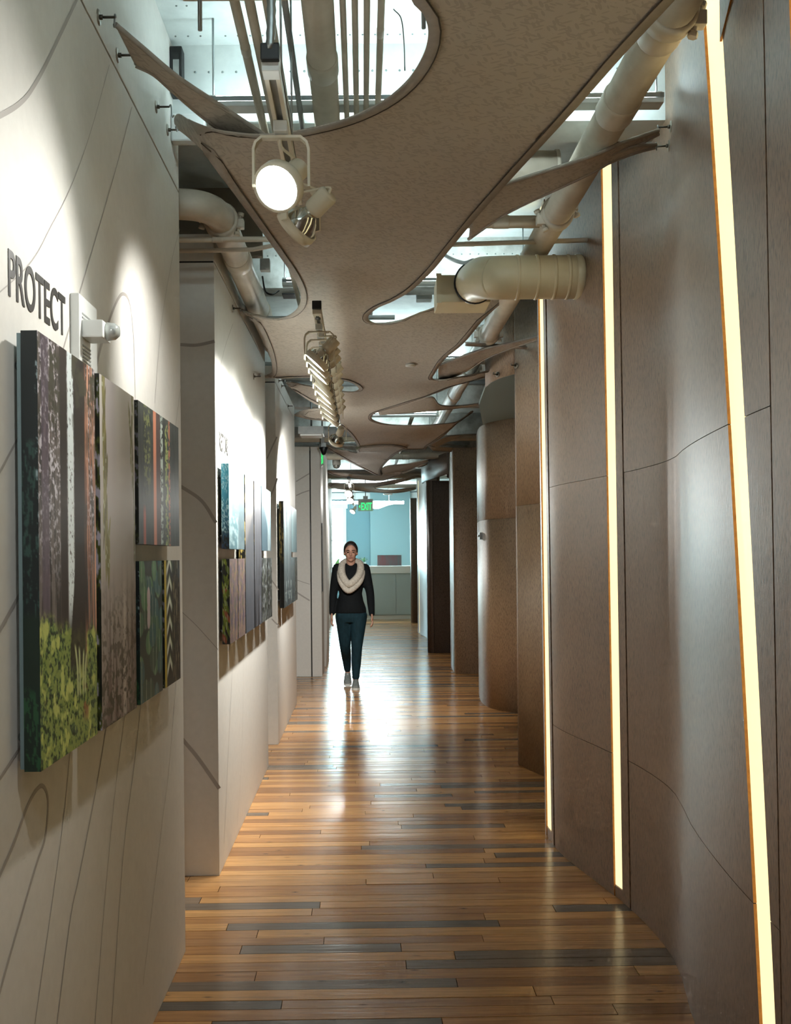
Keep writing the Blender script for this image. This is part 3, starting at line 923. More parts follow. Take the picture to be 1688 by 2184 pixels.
def p_sky(h, w):
    x, z = XY(h, w); return C3('#a9c9cf') * z[..., None] + C3('#8aa5ab') * (1 - z[..., None])
def dark(fn, k=0.35):
    return lambda h, w: fn(h, w) * k

def print_mat(name, rough):
    m = principled(name, '#808080', rough, spec=0.4)
    a = nd(m, 'ShaderNodeVertexColor', layer_name='print'); base(m, a.outputs['Color'])
    return m
M['print'] = print_mat('printed_canvas', 0.42)

XF, XB = -0.628, -0.660
def canvas(d0, d1, z0, z1, fn, side, label, group, res, fx=XF, xb=XB):
    y0, y1 = D(d0), D(d1)
    e = empty('printed_canvas', (xb, (y0 + y1) / 2, z0), label, 'canvas print', group)
    w, h = res
    img = fn(h, w); ws = 14
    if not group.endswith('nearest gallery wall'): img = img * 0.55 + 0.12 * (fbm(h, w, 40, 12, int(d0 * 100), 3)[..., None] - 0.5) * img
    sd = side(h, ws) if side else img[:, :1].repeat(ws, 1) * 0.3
    V, Fc, Cl = [], [], []
    def sheet(im, fn_pos):
        hh, ww = im.shape[:2]; b = len(V)
        for i in range(hh):
            for j in range(ww):
                V.append(fn_pos(j / (ww - 1), 1 - i / (hh - 1)))
        Cl.append(im.reshape(-1, 3))
        for i in range(hh - 1):
            for j in range(ww - 1):
                Fc.append((b + i * ww + j, b + (i + 1) * ww + j, b + (i + 1) * ww + j + 1, b + i * ww + j + 1))
    sheet(img, lambda s, t: (fx, y0 + (y1 - y0) * s, z0 + (z1 - z0) * t))
    sheet(sd, lambda s, t: (xb + (fx - xb) * s, y0, z0 + (z1 - z0) * t))
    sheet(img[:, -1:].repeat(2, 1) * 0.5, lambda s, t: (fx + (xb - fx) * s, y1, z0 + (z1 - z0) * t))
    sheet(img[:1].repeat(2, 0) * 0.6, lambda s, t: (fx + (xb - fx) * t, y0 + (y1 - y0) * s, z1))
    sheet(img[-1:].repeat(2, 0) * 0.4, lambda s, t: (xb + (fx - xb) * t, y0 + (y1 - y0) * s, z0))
    me = bpy.data.meshes.new('print'); me.from_pydata(V, [], Fc)
    col = np.ones((len(V), 4)); col[:, :3] = np.clip(np.concatenate(Cl), 0, 1)
    a = me.color_attributes.new('print', 'FLOAT_COLOR', 'POINT'); a.data.foreach_set('color', col.ravel())
    me.materials.append(M['print']); me.update()
    o = bpy.data.objects.new('print', me); COL.objects.link(o); o.parent = e; o.matrix_parent_inverse = parent_matrix(e).inverted()
    MB().box((WX + 0.016, y0 + 0.004, z0 + 0.004), (xb, y1 - 0.004, z1 - 0.004)).build('backing', M['teal'], e, True)
    mb = MB()
    for yy in (y0 + 0.05, y1 - 0.05):
        for zz in (z0 + 0.06, z1 - 0.06):
            mb.tube([(WX, yy, zz), (WX + 0.017, yy, zz)], 0.008, 8)
    mb.build_each('standoff', M['steel'], e, True)
    return e
T0, T1, TA, TB = 1.077, 1.932, 1.528, 1.480
g1 = 'canvases on the nearest gallery wall'
canvas(1.634, 1.983, T0, T1, p_redwood, s_redwood, 'tall forest canvas under the word PROTECT, redwood trunks above bright ferns', g1, (210, 470))
canvas(2.019, 2.326, T0, T1, p_mist, s_mist, 'tall pale canvas of misty trunks and hanging olive leaves', g1, (180, 420))
canvas(2.365, 2.884, TA, T1, p_grove, dark(s_mist), 'dark canvas of orange-lit tree trunks, upper right of the nearest group', g1, (180, 200))
canvas(2.365, 2.629, T0, TB, p_leaf, dark(s_redwood, 1.0), 'canvas of green and blue leaves with one pale pink flower', g1, (110, 150))
canvas(2.660, 2.884, T0, TB, p_reed, dark(s_mist), 'small canvas of yellow and white striped reeds beside the leaf canvas', g1, (90, 140))
g2 = 'canvases on the second gallery wall'
X2, B2 = -0.632, -0.668
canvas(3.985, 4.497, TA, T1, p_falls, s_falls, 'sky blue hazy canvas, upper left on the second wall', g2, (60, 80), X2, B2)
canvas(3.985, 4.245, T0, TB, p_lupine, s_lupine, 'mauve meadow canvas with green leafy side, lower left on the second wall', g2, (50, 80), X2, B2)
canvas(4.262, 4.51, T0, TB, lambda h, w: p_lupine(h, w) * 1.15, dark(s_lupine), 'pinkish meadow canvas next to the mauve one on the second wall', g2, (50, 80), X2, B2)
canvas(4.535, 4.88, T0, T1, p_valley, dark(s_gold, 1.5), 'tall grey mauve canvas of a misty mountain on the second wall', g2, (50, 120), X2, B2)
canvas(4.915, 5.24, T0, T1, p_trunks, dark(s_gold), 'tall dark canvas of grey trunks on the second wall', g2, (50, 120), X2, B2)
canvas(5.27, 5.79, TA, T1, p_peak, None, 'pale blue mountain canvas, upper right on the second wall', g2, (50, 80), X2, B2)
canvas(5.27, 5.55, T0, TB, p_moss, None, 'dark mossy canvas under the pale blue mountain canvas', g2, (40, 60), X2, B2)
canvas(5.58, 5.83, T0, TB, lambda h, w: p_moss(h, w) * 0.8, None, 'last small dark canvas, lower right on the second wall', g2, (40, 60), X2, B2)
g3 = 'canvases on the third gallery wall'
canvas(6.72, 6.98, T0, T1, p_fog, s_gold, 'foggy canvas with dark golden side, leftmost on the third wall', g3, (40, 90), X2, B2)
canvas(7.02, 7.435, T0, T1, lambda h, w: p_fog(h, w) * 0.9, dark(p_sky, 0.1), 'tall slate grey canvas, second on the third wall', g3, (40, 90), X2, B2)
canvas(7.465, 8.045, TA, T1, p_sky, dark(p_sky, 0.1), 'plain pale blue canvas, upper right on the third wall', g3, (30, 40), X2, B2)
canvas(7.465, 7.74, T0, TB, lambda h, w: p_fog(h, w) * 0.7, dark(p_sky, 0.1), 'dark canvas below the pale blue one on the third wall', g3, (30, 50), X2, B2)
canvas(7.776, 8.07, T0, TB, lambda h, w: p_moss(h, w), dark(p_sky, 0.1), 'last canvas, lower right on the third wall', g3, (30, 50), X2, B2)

# ================================================================== WALL LETTERING
def lettering(word, y0, y1, z0, z1, name, label):
    e = empty(name, (WX, (y0 + y1) / 2, z0), label, 'lettering')
    cu = bpy.data.curves.new('t', 'FONT'); cu.body = word; cu.size = 1; cu.extrude = 0; cu.offset = 0.014
    tmp = bpy.data.objects.new('t', cu); COL.objects.link(tmp)
    bpy.context.view_layer.update()
    me = bpy.data.meshes.new_from_object(tmp)
    bpy.data.objects.remove(tmp, do_unlink=True)
    bm = bmesh.new(); bm.from_mesh(me)
    xs = [v.co.x for v in bm.verts]; ys = [v.co.y for v in bm.verts]
    xa, xb, ya, yb = min(xs), max(xs), min(ys), max(ys)
    seen = set(); groups = []
    for v in bm.verts:
        if v in seen: continue
        st, g = [v], []
        seen.add(v)
        while st:
            a = st.pop(); g.append(a)
            for ed in a.link_edges:
                b = ed.other_vert(a)
                if b not in seen: seen.add(b); st.append(b)
        groups.append(g)
    groups.sort(key=lambda g: min(v.co.x for v in g))
    for g in groups:
        idx = {v: i for i, v in enumerate(g)}
        fs = {f for v in g for f in v.link_faces}
        vv = [(WX + 0.0012, y0 + (v.co.x - xa) / (xb - xa) * (y1 - y0), z0 + (v.co.y - ya) / (yb - ya) * (z1 - z0)) for v in g]
        mb = MB(); mb.add(vv, [tuple(idx[v] for v in f.verts) for f in fs])
        o = clean(mb.build('letter', M['vinyl'], e, True))
        md = o.modifiers.new('thick', 'SOLIDIFY'); md.thickness = 0.001; md.offset = 0
    bm.free()
    return e
lettering('PROTECT', D(1.638), D(1.951), 2.000, 2.094, 'wall_lettering', 'dark grey word PROTECT above the forest canvas on the nearest wall')
lettering('RESTORE', D(4.035), D(4.30), 2.000, 2.094, 'wall_lettering', 'dark grey word RESTORE washed by light on the second wall')

# ================================================================== EMERGENCY LIGHT
ya, yb = D(1.985), D(2.12)
e = empty('emergency_light', (WX, ya, 1.9), 'white emergency light with clear lamp head beside the word PROTECT', 'emergency light')
MB().box((WX, ya, 1.945), (WX + 0.022, yb, 2.115), bev=0.004).build('housing', M['white'], e, True)
mb = MB()
for k in range(6):
    mb.box((WX + 0.022, ya + 0.025, 2.07 - k * 0.009), (WX + 0.0235, ya + 0.10, 2.0735 - k * 0.009))
for k in range(5):
    mb.box((WX + 0.022, ya + 0.025, 1.995 - k * 0.009), (WX + 0.0235, ya + 0.10, 1.9985 - k * 0.009))
mb.build_each('vent_slot', M['pipe_grey'], e, True)
head = MB().box((WX + 0.022, ya + 0.02, 2.014), (WX + 0.072, ya + 0.10, 2.056), bev=0.004).build('lamp_head', M['white'], e, True)
MB().lathe([(0.0, 0.03), (0.012, 0.028), (0.02, 0.018), (0.0225, 0.0), (0.019, -0.004), (0, -0.004)], 16,
           Matrix.Translation((WX + 0.074, ya + 0.06, 2.035)) @ Matrix.Rotation(math.pi / 2, 4, 'Y')).build('lens', M['glassbulb'], e, True)
# ================================================================== CANOPY
def ptz(p):
    return atZ(p[0], p[1], p[2])
Zc = 2.75
def P3(seq, z=Zc):
    return [(p[0], p[1], p[2] if len(p) > 2 else z) for p in seq]

def membrane(boundary, name, parent, hem=0.03, sharp=(), step=0.05, sag=0.0):
    """a tension membrane: the boundary is fixed, the inside relaxes to a taut surface"""
    W = [ptz(p) for p in boundary]
    B = catmull(W, 6, closed=True)
    # resample
    R = [B[0]]
    for p in B[1:]:
        if (p - R[-1]).length > 0.018: R.append(p)
    if (R[-1] - R[0]).length < 0.01: R.pop()
    n = len(R)
    area = sum(R[i].x * R[(i + 1) % n].y - R[(i + 1) % n].x * R[i].y for i in range(n))
    sgn = 1 if area > 0 else -1
    inset = []
    for i in range(n):
        t = (R[(i + 1) % n] - R[i - 1]); t.z = 0
        t = t.normalized() if t.length > 1e-9 else Vector((1, 0, 0))
        nn = Vector((-t.y, t.x, 0)) * sgn
        inset.append(R[i] + nn * hem)
    bx = np.array([(p.x, p.y) for p in R])
    def inside(q):
        x, y = q; c = False; j = n - 1
        x1, y1 = bx[:, 0], bx[:, 1]; x2, y2 = np.roll(bx[:, 0], 1), np.roll(bx[:, 1], 1)
        cr = ((y1 > y) != (y2 > y)) & (x < (x2 - x1) * (y - y1) / (y2 - y1 + 1e-15) + x1)
        return bool(cr.sum() % 2)
    def dist(q):
        a = bx; b = np.roll(bx, -1, 0); ab = b - a; t = np.clip(((q - a) * ab).sum(1) / ((ab * ab).sum(1) + 1e-15), 0, 1)
        return float(np.sqrt((((a + ab * t[:, None]) - q) ** 2).sum(1)).min())
    ok_in = [inside((p.x, p.y)) and dist(np.array((p.x, p.y))) > hem * 0.85 for p in inset]
    pts = [(p.x, p.y) for p in R]
    ids = {}
    for i in range(n):
        if ok_in[i]:
            ids[i] = len(pts); pts.append((inset[i].x, inset[i].y))
    lo, hi = bx.min(0), bx.max(0)
    yv = lo[1]; row = 0
    while yv < hi[1]:
        st = step * (1 + max(0, (yv - D(4.5))) * 0.12)
        xv = lo[0] + (row % 2) * st / 2
        while xv < hi[0]:
            if inside((xv, yv)) and dist(np.array((xv, yv))) > hem + st * 0.4: pts.append((xv, yv))
            xv += st
        yv += st * 0.9; row += 1
    edges = [(i, (i + 1) % n) for i in range(n)]
    ov, oe, of, orig_v, _, _ = delaunay_2d_cdt([Vector(p) for p in pts], edges, [], 1, 1e-7)
    N = len(ov)
    z = np.full(N, Zc); fixed = np.zeros(N, bool)
    first = {}
    for i, og in enumerate(orig_v):
        for k in og:
            first[k] = i
            if k < n: z[i] = R[k].z; fixed[i] = True
    ea = np.array([(f[a], f[(a + 1) % len(f)]) for f in of for a in range(len(f))]).reshape(-1, 2)
    ea = np.concatenate([ea, ea[:, ::-1]])
    deg = np.bincount(ea[:, 0], minlength=N).astype(float); deg[deg == 0] = 1
    for it in range(900):
        s = np.bincount(ea[:, 0], weights=z[ea[:, 1]], minlength=N) / deg
        z = np.where(fixed, z, z + 0.98 * (s - sag - z))
    V = [(ov[i].x, ov[i].y, float(z[i])) for i in range(N)]
    mb = MB(); mb.add(V, [tuple(f) for f in of], smooth=True)
    o = clean(mb.build(name, M['fabric'], parent, True))
    md = o.modifiers.new('cloth', 'SOLIDIFY'); md.thickness = 0.003; md.offset = 1
    # hem and stitching along the edge
    mh = MB()
    runs, cur = [], []
    for i in range(n):
        j = (i + 1) % n
        if i in ids and j in ids:
            a, b = V[first[i]], V[first[j]]; c, d = V[first[ids[j]]], V[first[ids[i]]]
            dz = 0.005
            mh.add([(a[0], a[1], a[2] - dz), (b[0], b[1], b[2] - dz), (c[0], c[1], c[2] - dz), (d[0], d[1], d[2] - dz),
                    (a[0], a[1], a[2] + 0.004), (b[0], b[1], b[2] + 0.004)], [(0, 1, 2, 3), (0, 4, 5, 1)], smooth=True)
            cur.append(Vector(d) - Vector((0, 0, 0.005)))
        else:
            if len(cur) > 3: runs.append(cur)
            cur = []
    if len(cur) > 3: runs.append(cur)
    h_ = clean(mh.build('hem', M['hem'], o, True))
    h_.matrix_parent_inverse = parent_matrix(parent).inverted() @ Matrix.Identity(4) if False else Matrix.Identity(4)
    ms = MB()
    for r_ in runs:
        ms.tube(r_[::2] if len(r_) > 6 else r_, 0.0022, 5, False)
    if runs:
        ms.build_each('stitching', M['stitch'], o, True)
    return o

def strap(pairs, name, parent, n=8, mat=None):
    """a band of the same fabric running to a wall hook: pairs of upper and lower edge points"""
    A = catmull([ptz(p[0]) for p in pairs], n); B = catmull([ptz(p[1]) for p in pairs], n)
    rows = [[a.lerp(b, t) for t in (0, 0.12, 0.5, 0.88, 1)] for a, b in zip(A, B)]
    o = clean(MB().grid(rows).build(name, mat or M['fabric'], parent, True))
    md = o.modifiers.new('cloth', 'SOLIDIFY'); md.thickness = 0.004; md.offset = 0
    mb = MB()
    mb.tube(A, 0.007, 8); mb.tube(B, 0.007, 8)
    mb.build_each('hem', M['hem'], o, True)
    return o

CAN = empty('fabric_canopy', (0, D(3), 2.7), 'taupe leaf-print stretch fabric canopy with scalloped openings nearest the viewer', 'canopy')
L1 = P3([(1100, -330), (900, -200), (868, -60), (880, 0), (903, 25), (914, 65), (905, 115), (872, 170), (820, 215), (750, 250), (680, 271), (610, 284), (550, 288),
         (500, 284), (450, 275, 2.79), (408, 259, 2.87), (380, 243, 2.95), (371, 256, 2.96), (378, 274, 2.95), (402, 294, 2.87), (434, 324, 2.80), (470, 372), (510, 425),
         (550, 480), (590, 535), (624, 585), (641, 625), (637, 655), (615, 674), (585, 681), (556, 676, 2.78), (530, 667, 2.84), (514, 659, 2.9), (515, 664, 2.9),
         (545, 690, 2.82), (560, 715, 2.78), (572, 745), (580, 775), (580, 794, 2.78), (570, 800, 2.84), (556, 804, 2.9), (558, 807, 2.9), (600, 806, 2.79), (650, 804), (700, 805),
         (735, 810), (757, 819), (766, 829), (757, 835), (735, 835), (700, 830), (660, 823, 2.79), (632, 817, 2.85), (612, 815, 2.92), (614, 822, 2.92),
         (638, 839, 2.83), (662, 855, 2.77), (682, 865), (690, 870), (680, 872), (655, 874, 2.8), (636, 879, 2.88), (627, 885, 2.93), (632, 888, 2.9), (655, 893, 2.8), (690, 897), (718, 903),
         (736, 916), (752, 933), (762, 949), (764, 962)])
R1 = P3([(860, 959), (885, 958), (908, 957), (912, 951), (928, 942), (950, 926, 2.78), (979, 900, 2.88), (1008, 880, 2.97), (1004, 878, 2.97), (975, 899, 2.86), (930, 905, 2.78), (880, 907), (830, 905), (801, 898), (793, 890),
         (804, 879), (864, 861), (932, 837, 2.79), (967, 823, 2.82), (1030, 806, 2.87), (1062, 797, 2.9), (1085, 782, 2.92), (1040, 791, 2.86), (1000, 801, 2.80), (961, 808), (932, 811),
         (923, 806), (928, 795), (950, 764), (991, 729, 2.78), (1035, 677, 2.87), (1089, 629, 2.97), (1122, 600, 3.03), (1112, 594, 3.03), (1027, 617, 2.95), (938, 652, 2.86), (873, 677, 2.78), (840, 690), (806, 691), (788, 683),
         (788, 670), (808, 654), (840, 640), (880, 616), (925, 573), (960, 530), (1020, 458), (1080, 391), (1110, 358), (1225, 233), (1330, 114), (1440, -4, 2.77), (1620, -200, 2.82), (1500, -330, 2.8)])
membrane(L1 + P3([(800, 962), (830, 961)]) + R1, 'membrane', CAN)
# strap over the first opening to the two nearest hooks
strap([((246, 52, 2.91), (290, 140, 2.90)), ((300, 98, 2.89), (330, 160, 2.88)), ((380, 165, 2.85), (375, 200, 2.85)), ((470, 225, 2.83), (440, 255, 2.83)), ((570, 292, 2.79), (530, 320, 2.79))], 'strap', CAN)
strap([((1405, 278, 2.99), (1405, 286, 2.985)), ((1365, 292, 2.95), (1362, 308, 2.94)), ((1325, 306, 2.91), (1310, 340, 2.895)), ((1270, 330, 2.86), (1262, 368, 2.85)), ((1200, 354, 2.83), (1190, 402, 2.82)), ((1095, 387, 2.80), (1080, 455, 2.80)), ((1010, 418, 2.79), (1000, 510, 2.79))], 'strap', CAN)
strap([((1400, 309, 2.955), (1400, 314, 2.95)), ((1360, 312, 2.93), (1360, 324, 2.925)), ((1315, 325, 2.90), (1312, 342, 2.893)), ((1280, 338, 2.875), (1270, 360, 2.865))], 'strap', CAN)
strap([((1151, 717, 2.93), (1151, 723, 2.92)), ((1100, 729, 2.9), (1095, 741, 2.89)), ((1038, 743, 2.86), (1038, 764, 2.85)), ((990, 758, 2.82), (1000, 789, 2.81)), ((955, 772, 2.80), (958, 807, 2.78)), ((935, 780, 2.79), (935, 812, 2.77))], 'strap', CAN)
strap([((1146, 742, 2.92), (1146, 745, 2.92)), ((1070, 736, 2.9), (1070, 740, 2.9)), ((994, 731, 2.86), (994, 736, 2.86))], 'strap', CAN)
strap([((1062, 854, 2.97), (1062, 857, 2.97)), ((985, 865, 2.9), (985, 869, 2.9)), ((940, 864, 2.83), (940, 874, 2.83)), ((918, 846, 2.80), (918, 876, 2.80)), ((860, 862, 2.78), (860, 881, 2.78)), ((806, 878, 2.78), (810, 884, 2.78))], 'strap', CAN)
strap([((1026, 957, 2.9), (1026, 966, 2.88)), ((975, 955, 2.85), (975, 963, 2.83)), ((914, 952, 2.77), (924, 961, 2.76))], 'strap', CAN)
strap([((1026, 925, 3.0), (1026, 928, 3.0)), ((955, 931, 2.88), (962, 940, 2.87)), ((914, 951, 2.78), (930, 955, 2.78))], 'strap', CAN)
# sprinkler eyelet in the membrane
MB().lathe([(0.030, 0.012), (0.036, 0.002), (0.034, -0.004), (0.02, -0.006), (0, -0.006)], 20, Matrix.Translation(atZ(876, 780, 2.742))).build('eyelet', M['white'], CAN, True)

CAN2 = empty('fabric_canopy', (0, D(12), 2.7), 'further fabric canopy with a curled right edge in mid corridor', 'canopy')
membrane(P3([(764, 955), (762, 966), (736, 960), (712, 954, 2.82), (697, 948, 2.88), (693, 951, 2.88), (720, 970, 2.78), (746, 985), (788, 1006), (800, 1012), (814, 1014), (812, 1004), (820, 991), (838, 973), (858, 960), (868, 955), (830, 950)], 2.74), 'membrane', CAN2, step=0.09)
strap([((912, 980, 2.86), (914, 984, 2.85)), ((870, 989, 2.82), (880, 998, 2.8)), ((830, 993, 2.78), (842, 1011, 2.77)), ((813, 1000, 2.76), (818, 1014, 2.75))], 'strap', CAN2)
CAN3 = empty('fabric_canopy', (0, D(16), 2.7), 'low swooping fabric canopy behind the two glaring spotlights', 'canopy')
membrane(P3([(700, 1004, 2.82), (740, 1010), (800, 1014), (850, 1006, 2.78), (905, 990, 2.85), (906, 993, 2.84), (860, 1010), (815, 1025), (770, 1022), (730, 1017), (700, 1008, 2.8)], 2.74), 'membrane', CAN3, step=0.12)
CAN4 = empty('fabric_canopy', (0, D(18), 2.7), 'farthest fabric canopy above the hanging exit sign', 'canopy')
membrane(P3([(703, 1030, 2.84), (740, 1031), (800, 1030), (850, 1022, 2.78), (888, 1014, 2.84), (889, 1018, 2.84), (850, 1030), (800, 1040), (830, 1045), (880, 1040, 2.8), (886, 1044, 2.8), (850, 1051), (800, 1050), (755, 1046), (715, 1042, 2.8), (703, 1036, 2.83)], 2.72), 'membrane', CAN4, step=0.16)

# ---- wall hooks
def hook(wall, tip, nrm, label):
    wall, tip, nrm = Vector(wall), Vector(tip), Vector(nrm)
    e = empty('wall_hook', wall, label, 'hook', 'hooks holding the canopy')
    MB().lathe([(0.0, 0.004), (0.018, 0.004), (0.021, 0.001), (0.021, 0.0)], 16, frame_to(wall, -nrm)).build('plate', M['brass'], e, True)
    q = wall + nrm * 0.045
    mb = MB(); mb.tube([wall, wall + nrm * 0.012], 0.007, 8); mb.tube([wall, q], 0.0035, 8)
    mb.build('bolt', M['darksteel'], e, True)
    d = (tip - q)
    if d.length < 0.02: d = nrm * 0.03
    L = d.length; dn = d.normalized(); up = Vector((0, 0, 1)); up = (up - dn * up.dot(dn)).normalized()
    pts = [q + dn * (L * t) + up * (0.012 * math.sin(t * 2 * math.pi)) for t in (0, .12, .25, .38, .5, .62, .75, .88, 1)]
    MB().tube(catmull(pts, 3), 0.0028, 6).build('s_hook', M['steel'], e, True)
def hl(px, py, tip, label):
    w = atX(px, py, WX); hook(w, ptz(tip), (1, 0, 0), label)
def hr(px, py, Y, tip, label, n=(-1, 0, 0)):
    hook(atY(px, py, Y), ptz(tip), n, label)
hl(210, 37, (243, 52, 2.91), 'round-plate hook nearest the top left corner')
hl(250, 118, (291, 134, 2.905), 'round-plate hook just below the top left one')
hl(333, 228, (371, 246, 2.955), 'wall hook holding the upper corner of the canopy by the first gap')
hl(357, 277, (375, 270, 2.955), 'wall hook holding the lower corner of the canopy by the first gap')
hl(496, 658, (513, 660, 2.9), 'small hook near the start of the second gallery wall top')
hl(541, 803, (556, 805, 2.9), 'small hook at the far end of the second gallery wall')
hl(594, 812, (611, 815, 2.92), 'upper of two small hooks on the third gallery wall')
hl(600, 823, (613, 822, 2.92), 'lower of two small hooks on the third gallery wall')
hl(614, 866, (628, 884, 2.93), 'tiny hook at the far end of the third gallery wall')
def wallY(px, py):
    r, _ = ray(px, py); p, n = curve_at(r); return p.y, n
for (px, py, tip, lb) in ((1432, 270, (1404, 281, 2.99), 'upper hook on the curved fibre wall by the big pipe'), (1428, 311, (1400, 312, 2.95), 'lower hook on the curved fibre wall by the big pipe')):
    Y, n = wallY(px, py); hr(px, py, Y, tip, lb, n)
hr(1148, 744, D(5.75), (1144, 744, 2.92), 'hook on the second fibre wall, nearest the glowing slot', (-0.8, -0.6, 0))
hr(1101, 780, D(5.93), (1087, 782, 2.92), 'hook halfway along the second fibre wall', (-0.8, -0.6, 0))
hr(1062, 799, D(6.12), (1058, 798, 2.90), 'hook on the curved overhead fascia', (-0.8, -0.6, 0))
# ================================================================== TRACKS AND SPOTLIGHTS
RX, RZ = -0.198, 2.60
def track(y0, y1, label, dark_end=False):
    e = empty('lighting_track', (RX, y0, RZ), label, 'track')
    w, h = 0.018, 0.02
    mb = MB()
    mb.box((RX - w, y0, RZ - h), (RX - w * 0.45, y1, RZ + h)); mb.box((RX + w * 0.45, y0, RZ - h), (RX + w, y1, RZ + h)); mb.box((RX - w, y0, RZ + h * 0.4), (RX + w, y1, RZ + h))
    mb.build('rail', M['offwhite'], e, True)
    MB().box((RX - w * 0.44, y0, RZ - h * 0.4), (RX + w * 0.44, y1, RZ + h * 0.3)).build('channel', M['pipe_grey'], e, True)
    MB().box((RX - w - 0.002, y0 - 0.012, RZ - h - 0.002), (RX + w + 0.002, y0 + 0.035, RZ + h + 0.002), bev=0.002).build('end_cap', M['white'] if not dark_end else M['offwhite'], e, True)
    MB().box((RX - w - 0.003, y0 - 0.028, RZ - h * 0.2), (RX + w + 0.003, y0 - 0.012, RZ + h + 0.014), bev=0.003).build('end_clip', M['black'], e, True)
    for yy in (y0 + 0.35 * (y1 - y0), y0 + 0.8 * (y1 - y0)):
        MB().tube([(RX, yy, RZ + h), (RX, yy, CEIL_Z)], 0.003, 6).build('hanger_rod', M['steel'], e, True)
    return e
Y1 = D(1.90)
t1 = track(Y1, D(2.62), 'short track rail below the first canopy opening, holding the glaring spotlight')
mb = MB()
n_ = 60
mb.tube([(RX + 0.004 * math.sin(k * 0.2), Y1 - 0.02 - 0.0 * k, RZ + 0.02 + k * 0.0127) for k in range(n_)], [0.0095 + 0.0018 * (k % 2) for k in range(n_)], 10)
mb.build('flex_conduit', M['steel'], t1, True)
Y2 = D(3.80)
t2 = track(Y2, D(7.2), 'long track rail under the canopy carrying a row of spotlights', True)
MB().box((RX - 0.012, Y2 + 0.07, RZ - 0.0215), (RX + 0.012, Y2 + 0.11, RZ - 0.019)).build('feed_socket', M['black'], t2, True)
t3 = track(D(12.2), D(18.6), 'distant track rail ahead of the exit sign')

# spotlight meshes, head axis along local -Z
R_ = 0.060
def head_meshes():
    m = {}
    m['trim_ring'] = MB().lathe([(R_ * 0.93, -0.012), (R_ * 1.04, -0.014), (R_ * 1.06, 0.0), (R_ * 1.05, 0.016), (R_ * 0.95, 0.016), (R_ * 0.93, -0.012)], 28).mesh('trim_ring', M['offwhite'])
    m['reflector'] = MB().lathe([(R_ * 0.93, 0.004), (R_ * 0.86, 0.022), (R_ * 0.62, 0.045), (R_ * 0.4, 0.058), (R_ * 0.30, 0.062)], 28).mesh('reflector', M['reflector'])
    m['lens'] = MB().lathe([(R_ * 0.92, -0.004), (R_ * 0.7, -0.009), (R_ * 0.4, -0.012), (0.0, -0.013)], 28).mesh('lens', M['lens'])
    m['lens_dim'] = MB().lathe([(R_ * 0.92, -0.004), (R_ * 0.7, -0.009), (R_ * 0.4, -0.012), (0.0, -0.013)], 28).mesh('lens', M['lens_dim'])
    m['lamp_holder'] = MB().lathe([(0.0, 0.135), (0.026, 0.135), (0.029, 0.130), (0.029, 0.072), (0.026, 0.066), (0.02, 0.060)], 20).mesh('lamp_holder', M['offwhite'])
    m['collar'] = MB().lathe([(0.0215, 0.070), (0.0235, 0.066), (0.0225, 0.058), (0.0195, 0.056)], 20).mesh('collar', M['reflector'])
    return m
HM = head_meshes()
def spotlight(y, drop, aim, label, lens='lens', power=P_TRACK, cone=66, yoke_rot=0.0, side=0.0, rail=RZ, blend=0.75, color=(1.0, 0.985, 0.93)):
    root = empty('track_spotlight', (RX, y, rail - 0.02), label, 'spotlight', 'track spotlights')
    MB().box((-0.017, -0.03, -0.028), (0.017, 0.03, 0.0), bev=0.003).build('adapter', M['white'], root)
    # yoke: a flat band bent into an upside-down U
    cz = -drop
    pts, ww, wy = [], R_ * 1.16, 0.011
    top = -0.034
    for k in range(9):
        a = math.pi * k / 8
        pts.append((-ww * math.cos(a) if 0 < k < 8 else (-ww if k == 0 else ww), top - 0.03 + 0.03 * min(1.0, 1.5 * math.sin(a))))
    pts = [(-ww, cz - 0.01)] + pts + [(ww, cz - 0.01)]
    rows = []
    for (x, z) in pts:
        rows.append([(x, -wy, z), (x, wy, z)])
    mb = MB(); mb.grid(rows, smooth=False)
    o = mb.build('yoke', M['offwhite'], root)
    o.location = (side, 0, 0); o.rotation_euler = (0, 0, yoke_rot)
    md = o.modifiers.new('thick', 'SOLIDIFY'); md.thickness = 0.0065; md.offset = 0
    MB().tube([(0, 0, -0.026), (side, 0, -0.036)], 0.006, 10).build('stem', M['offwhite'], root)
    c = Vector((side, 0, cz)); d = Vector(aim).normalized()
    Mh = frame_to(c, d) @ Matrix.Translation((0, 0, -0.02))
    for k in ('trim_ring', 'reflector', lens, 'lamp_holder', 'collar'):
        ob = bpy.data.objects.new(HM[k].name.split('.')[0], HM[k]); COL.objects.link(ob); ob.parent = root; ob.matrix_local = Mh
    # curved lead from the adapter to the lamp holder
    tail = Mh @ Vector((0, 0, 0.13))
    MB().tube(catmull([(0, 0, -0.03), (side * 0.5, 0.02, -0.05), tail + Vector((0.0, 0.0, 0.02)), tail], 6), 0.004, 8).build('lead', M['offwhite'], root)
    ld = bpy.data.lights.new('lamp', 'SPOT'); ld.energy = power; ld.color = color; ld.spot_size = math.radians(cone); ld.spot_blend = blend; ld.shadow_soft_size = 0.03
    lo = bpy.data.objects.new('lamp', ld); COL.objects.link(lo); lo.parent = root
    lo.matrix_local = frame_to(c + d * 0.05, d)
    return root
# the two lamps of the near track
spotlight(D(2.13), 0.150, (-0.36, -0.76, -0.62), 'glaring spotlight facing the viewer under the first canopy opening', power=P_NEAR * 0.5, cone=125, blend=1.0)
spotlight(D(2.40), 0.140, (-0.46, 0.26, -0.36), 'spotlight right behind the glaring one, turned down to the canvases', 'lens_dim', power=P_NEAR * 0.5, cone=84, blend=1.0, yoke_rot=0.9, side=0.03)
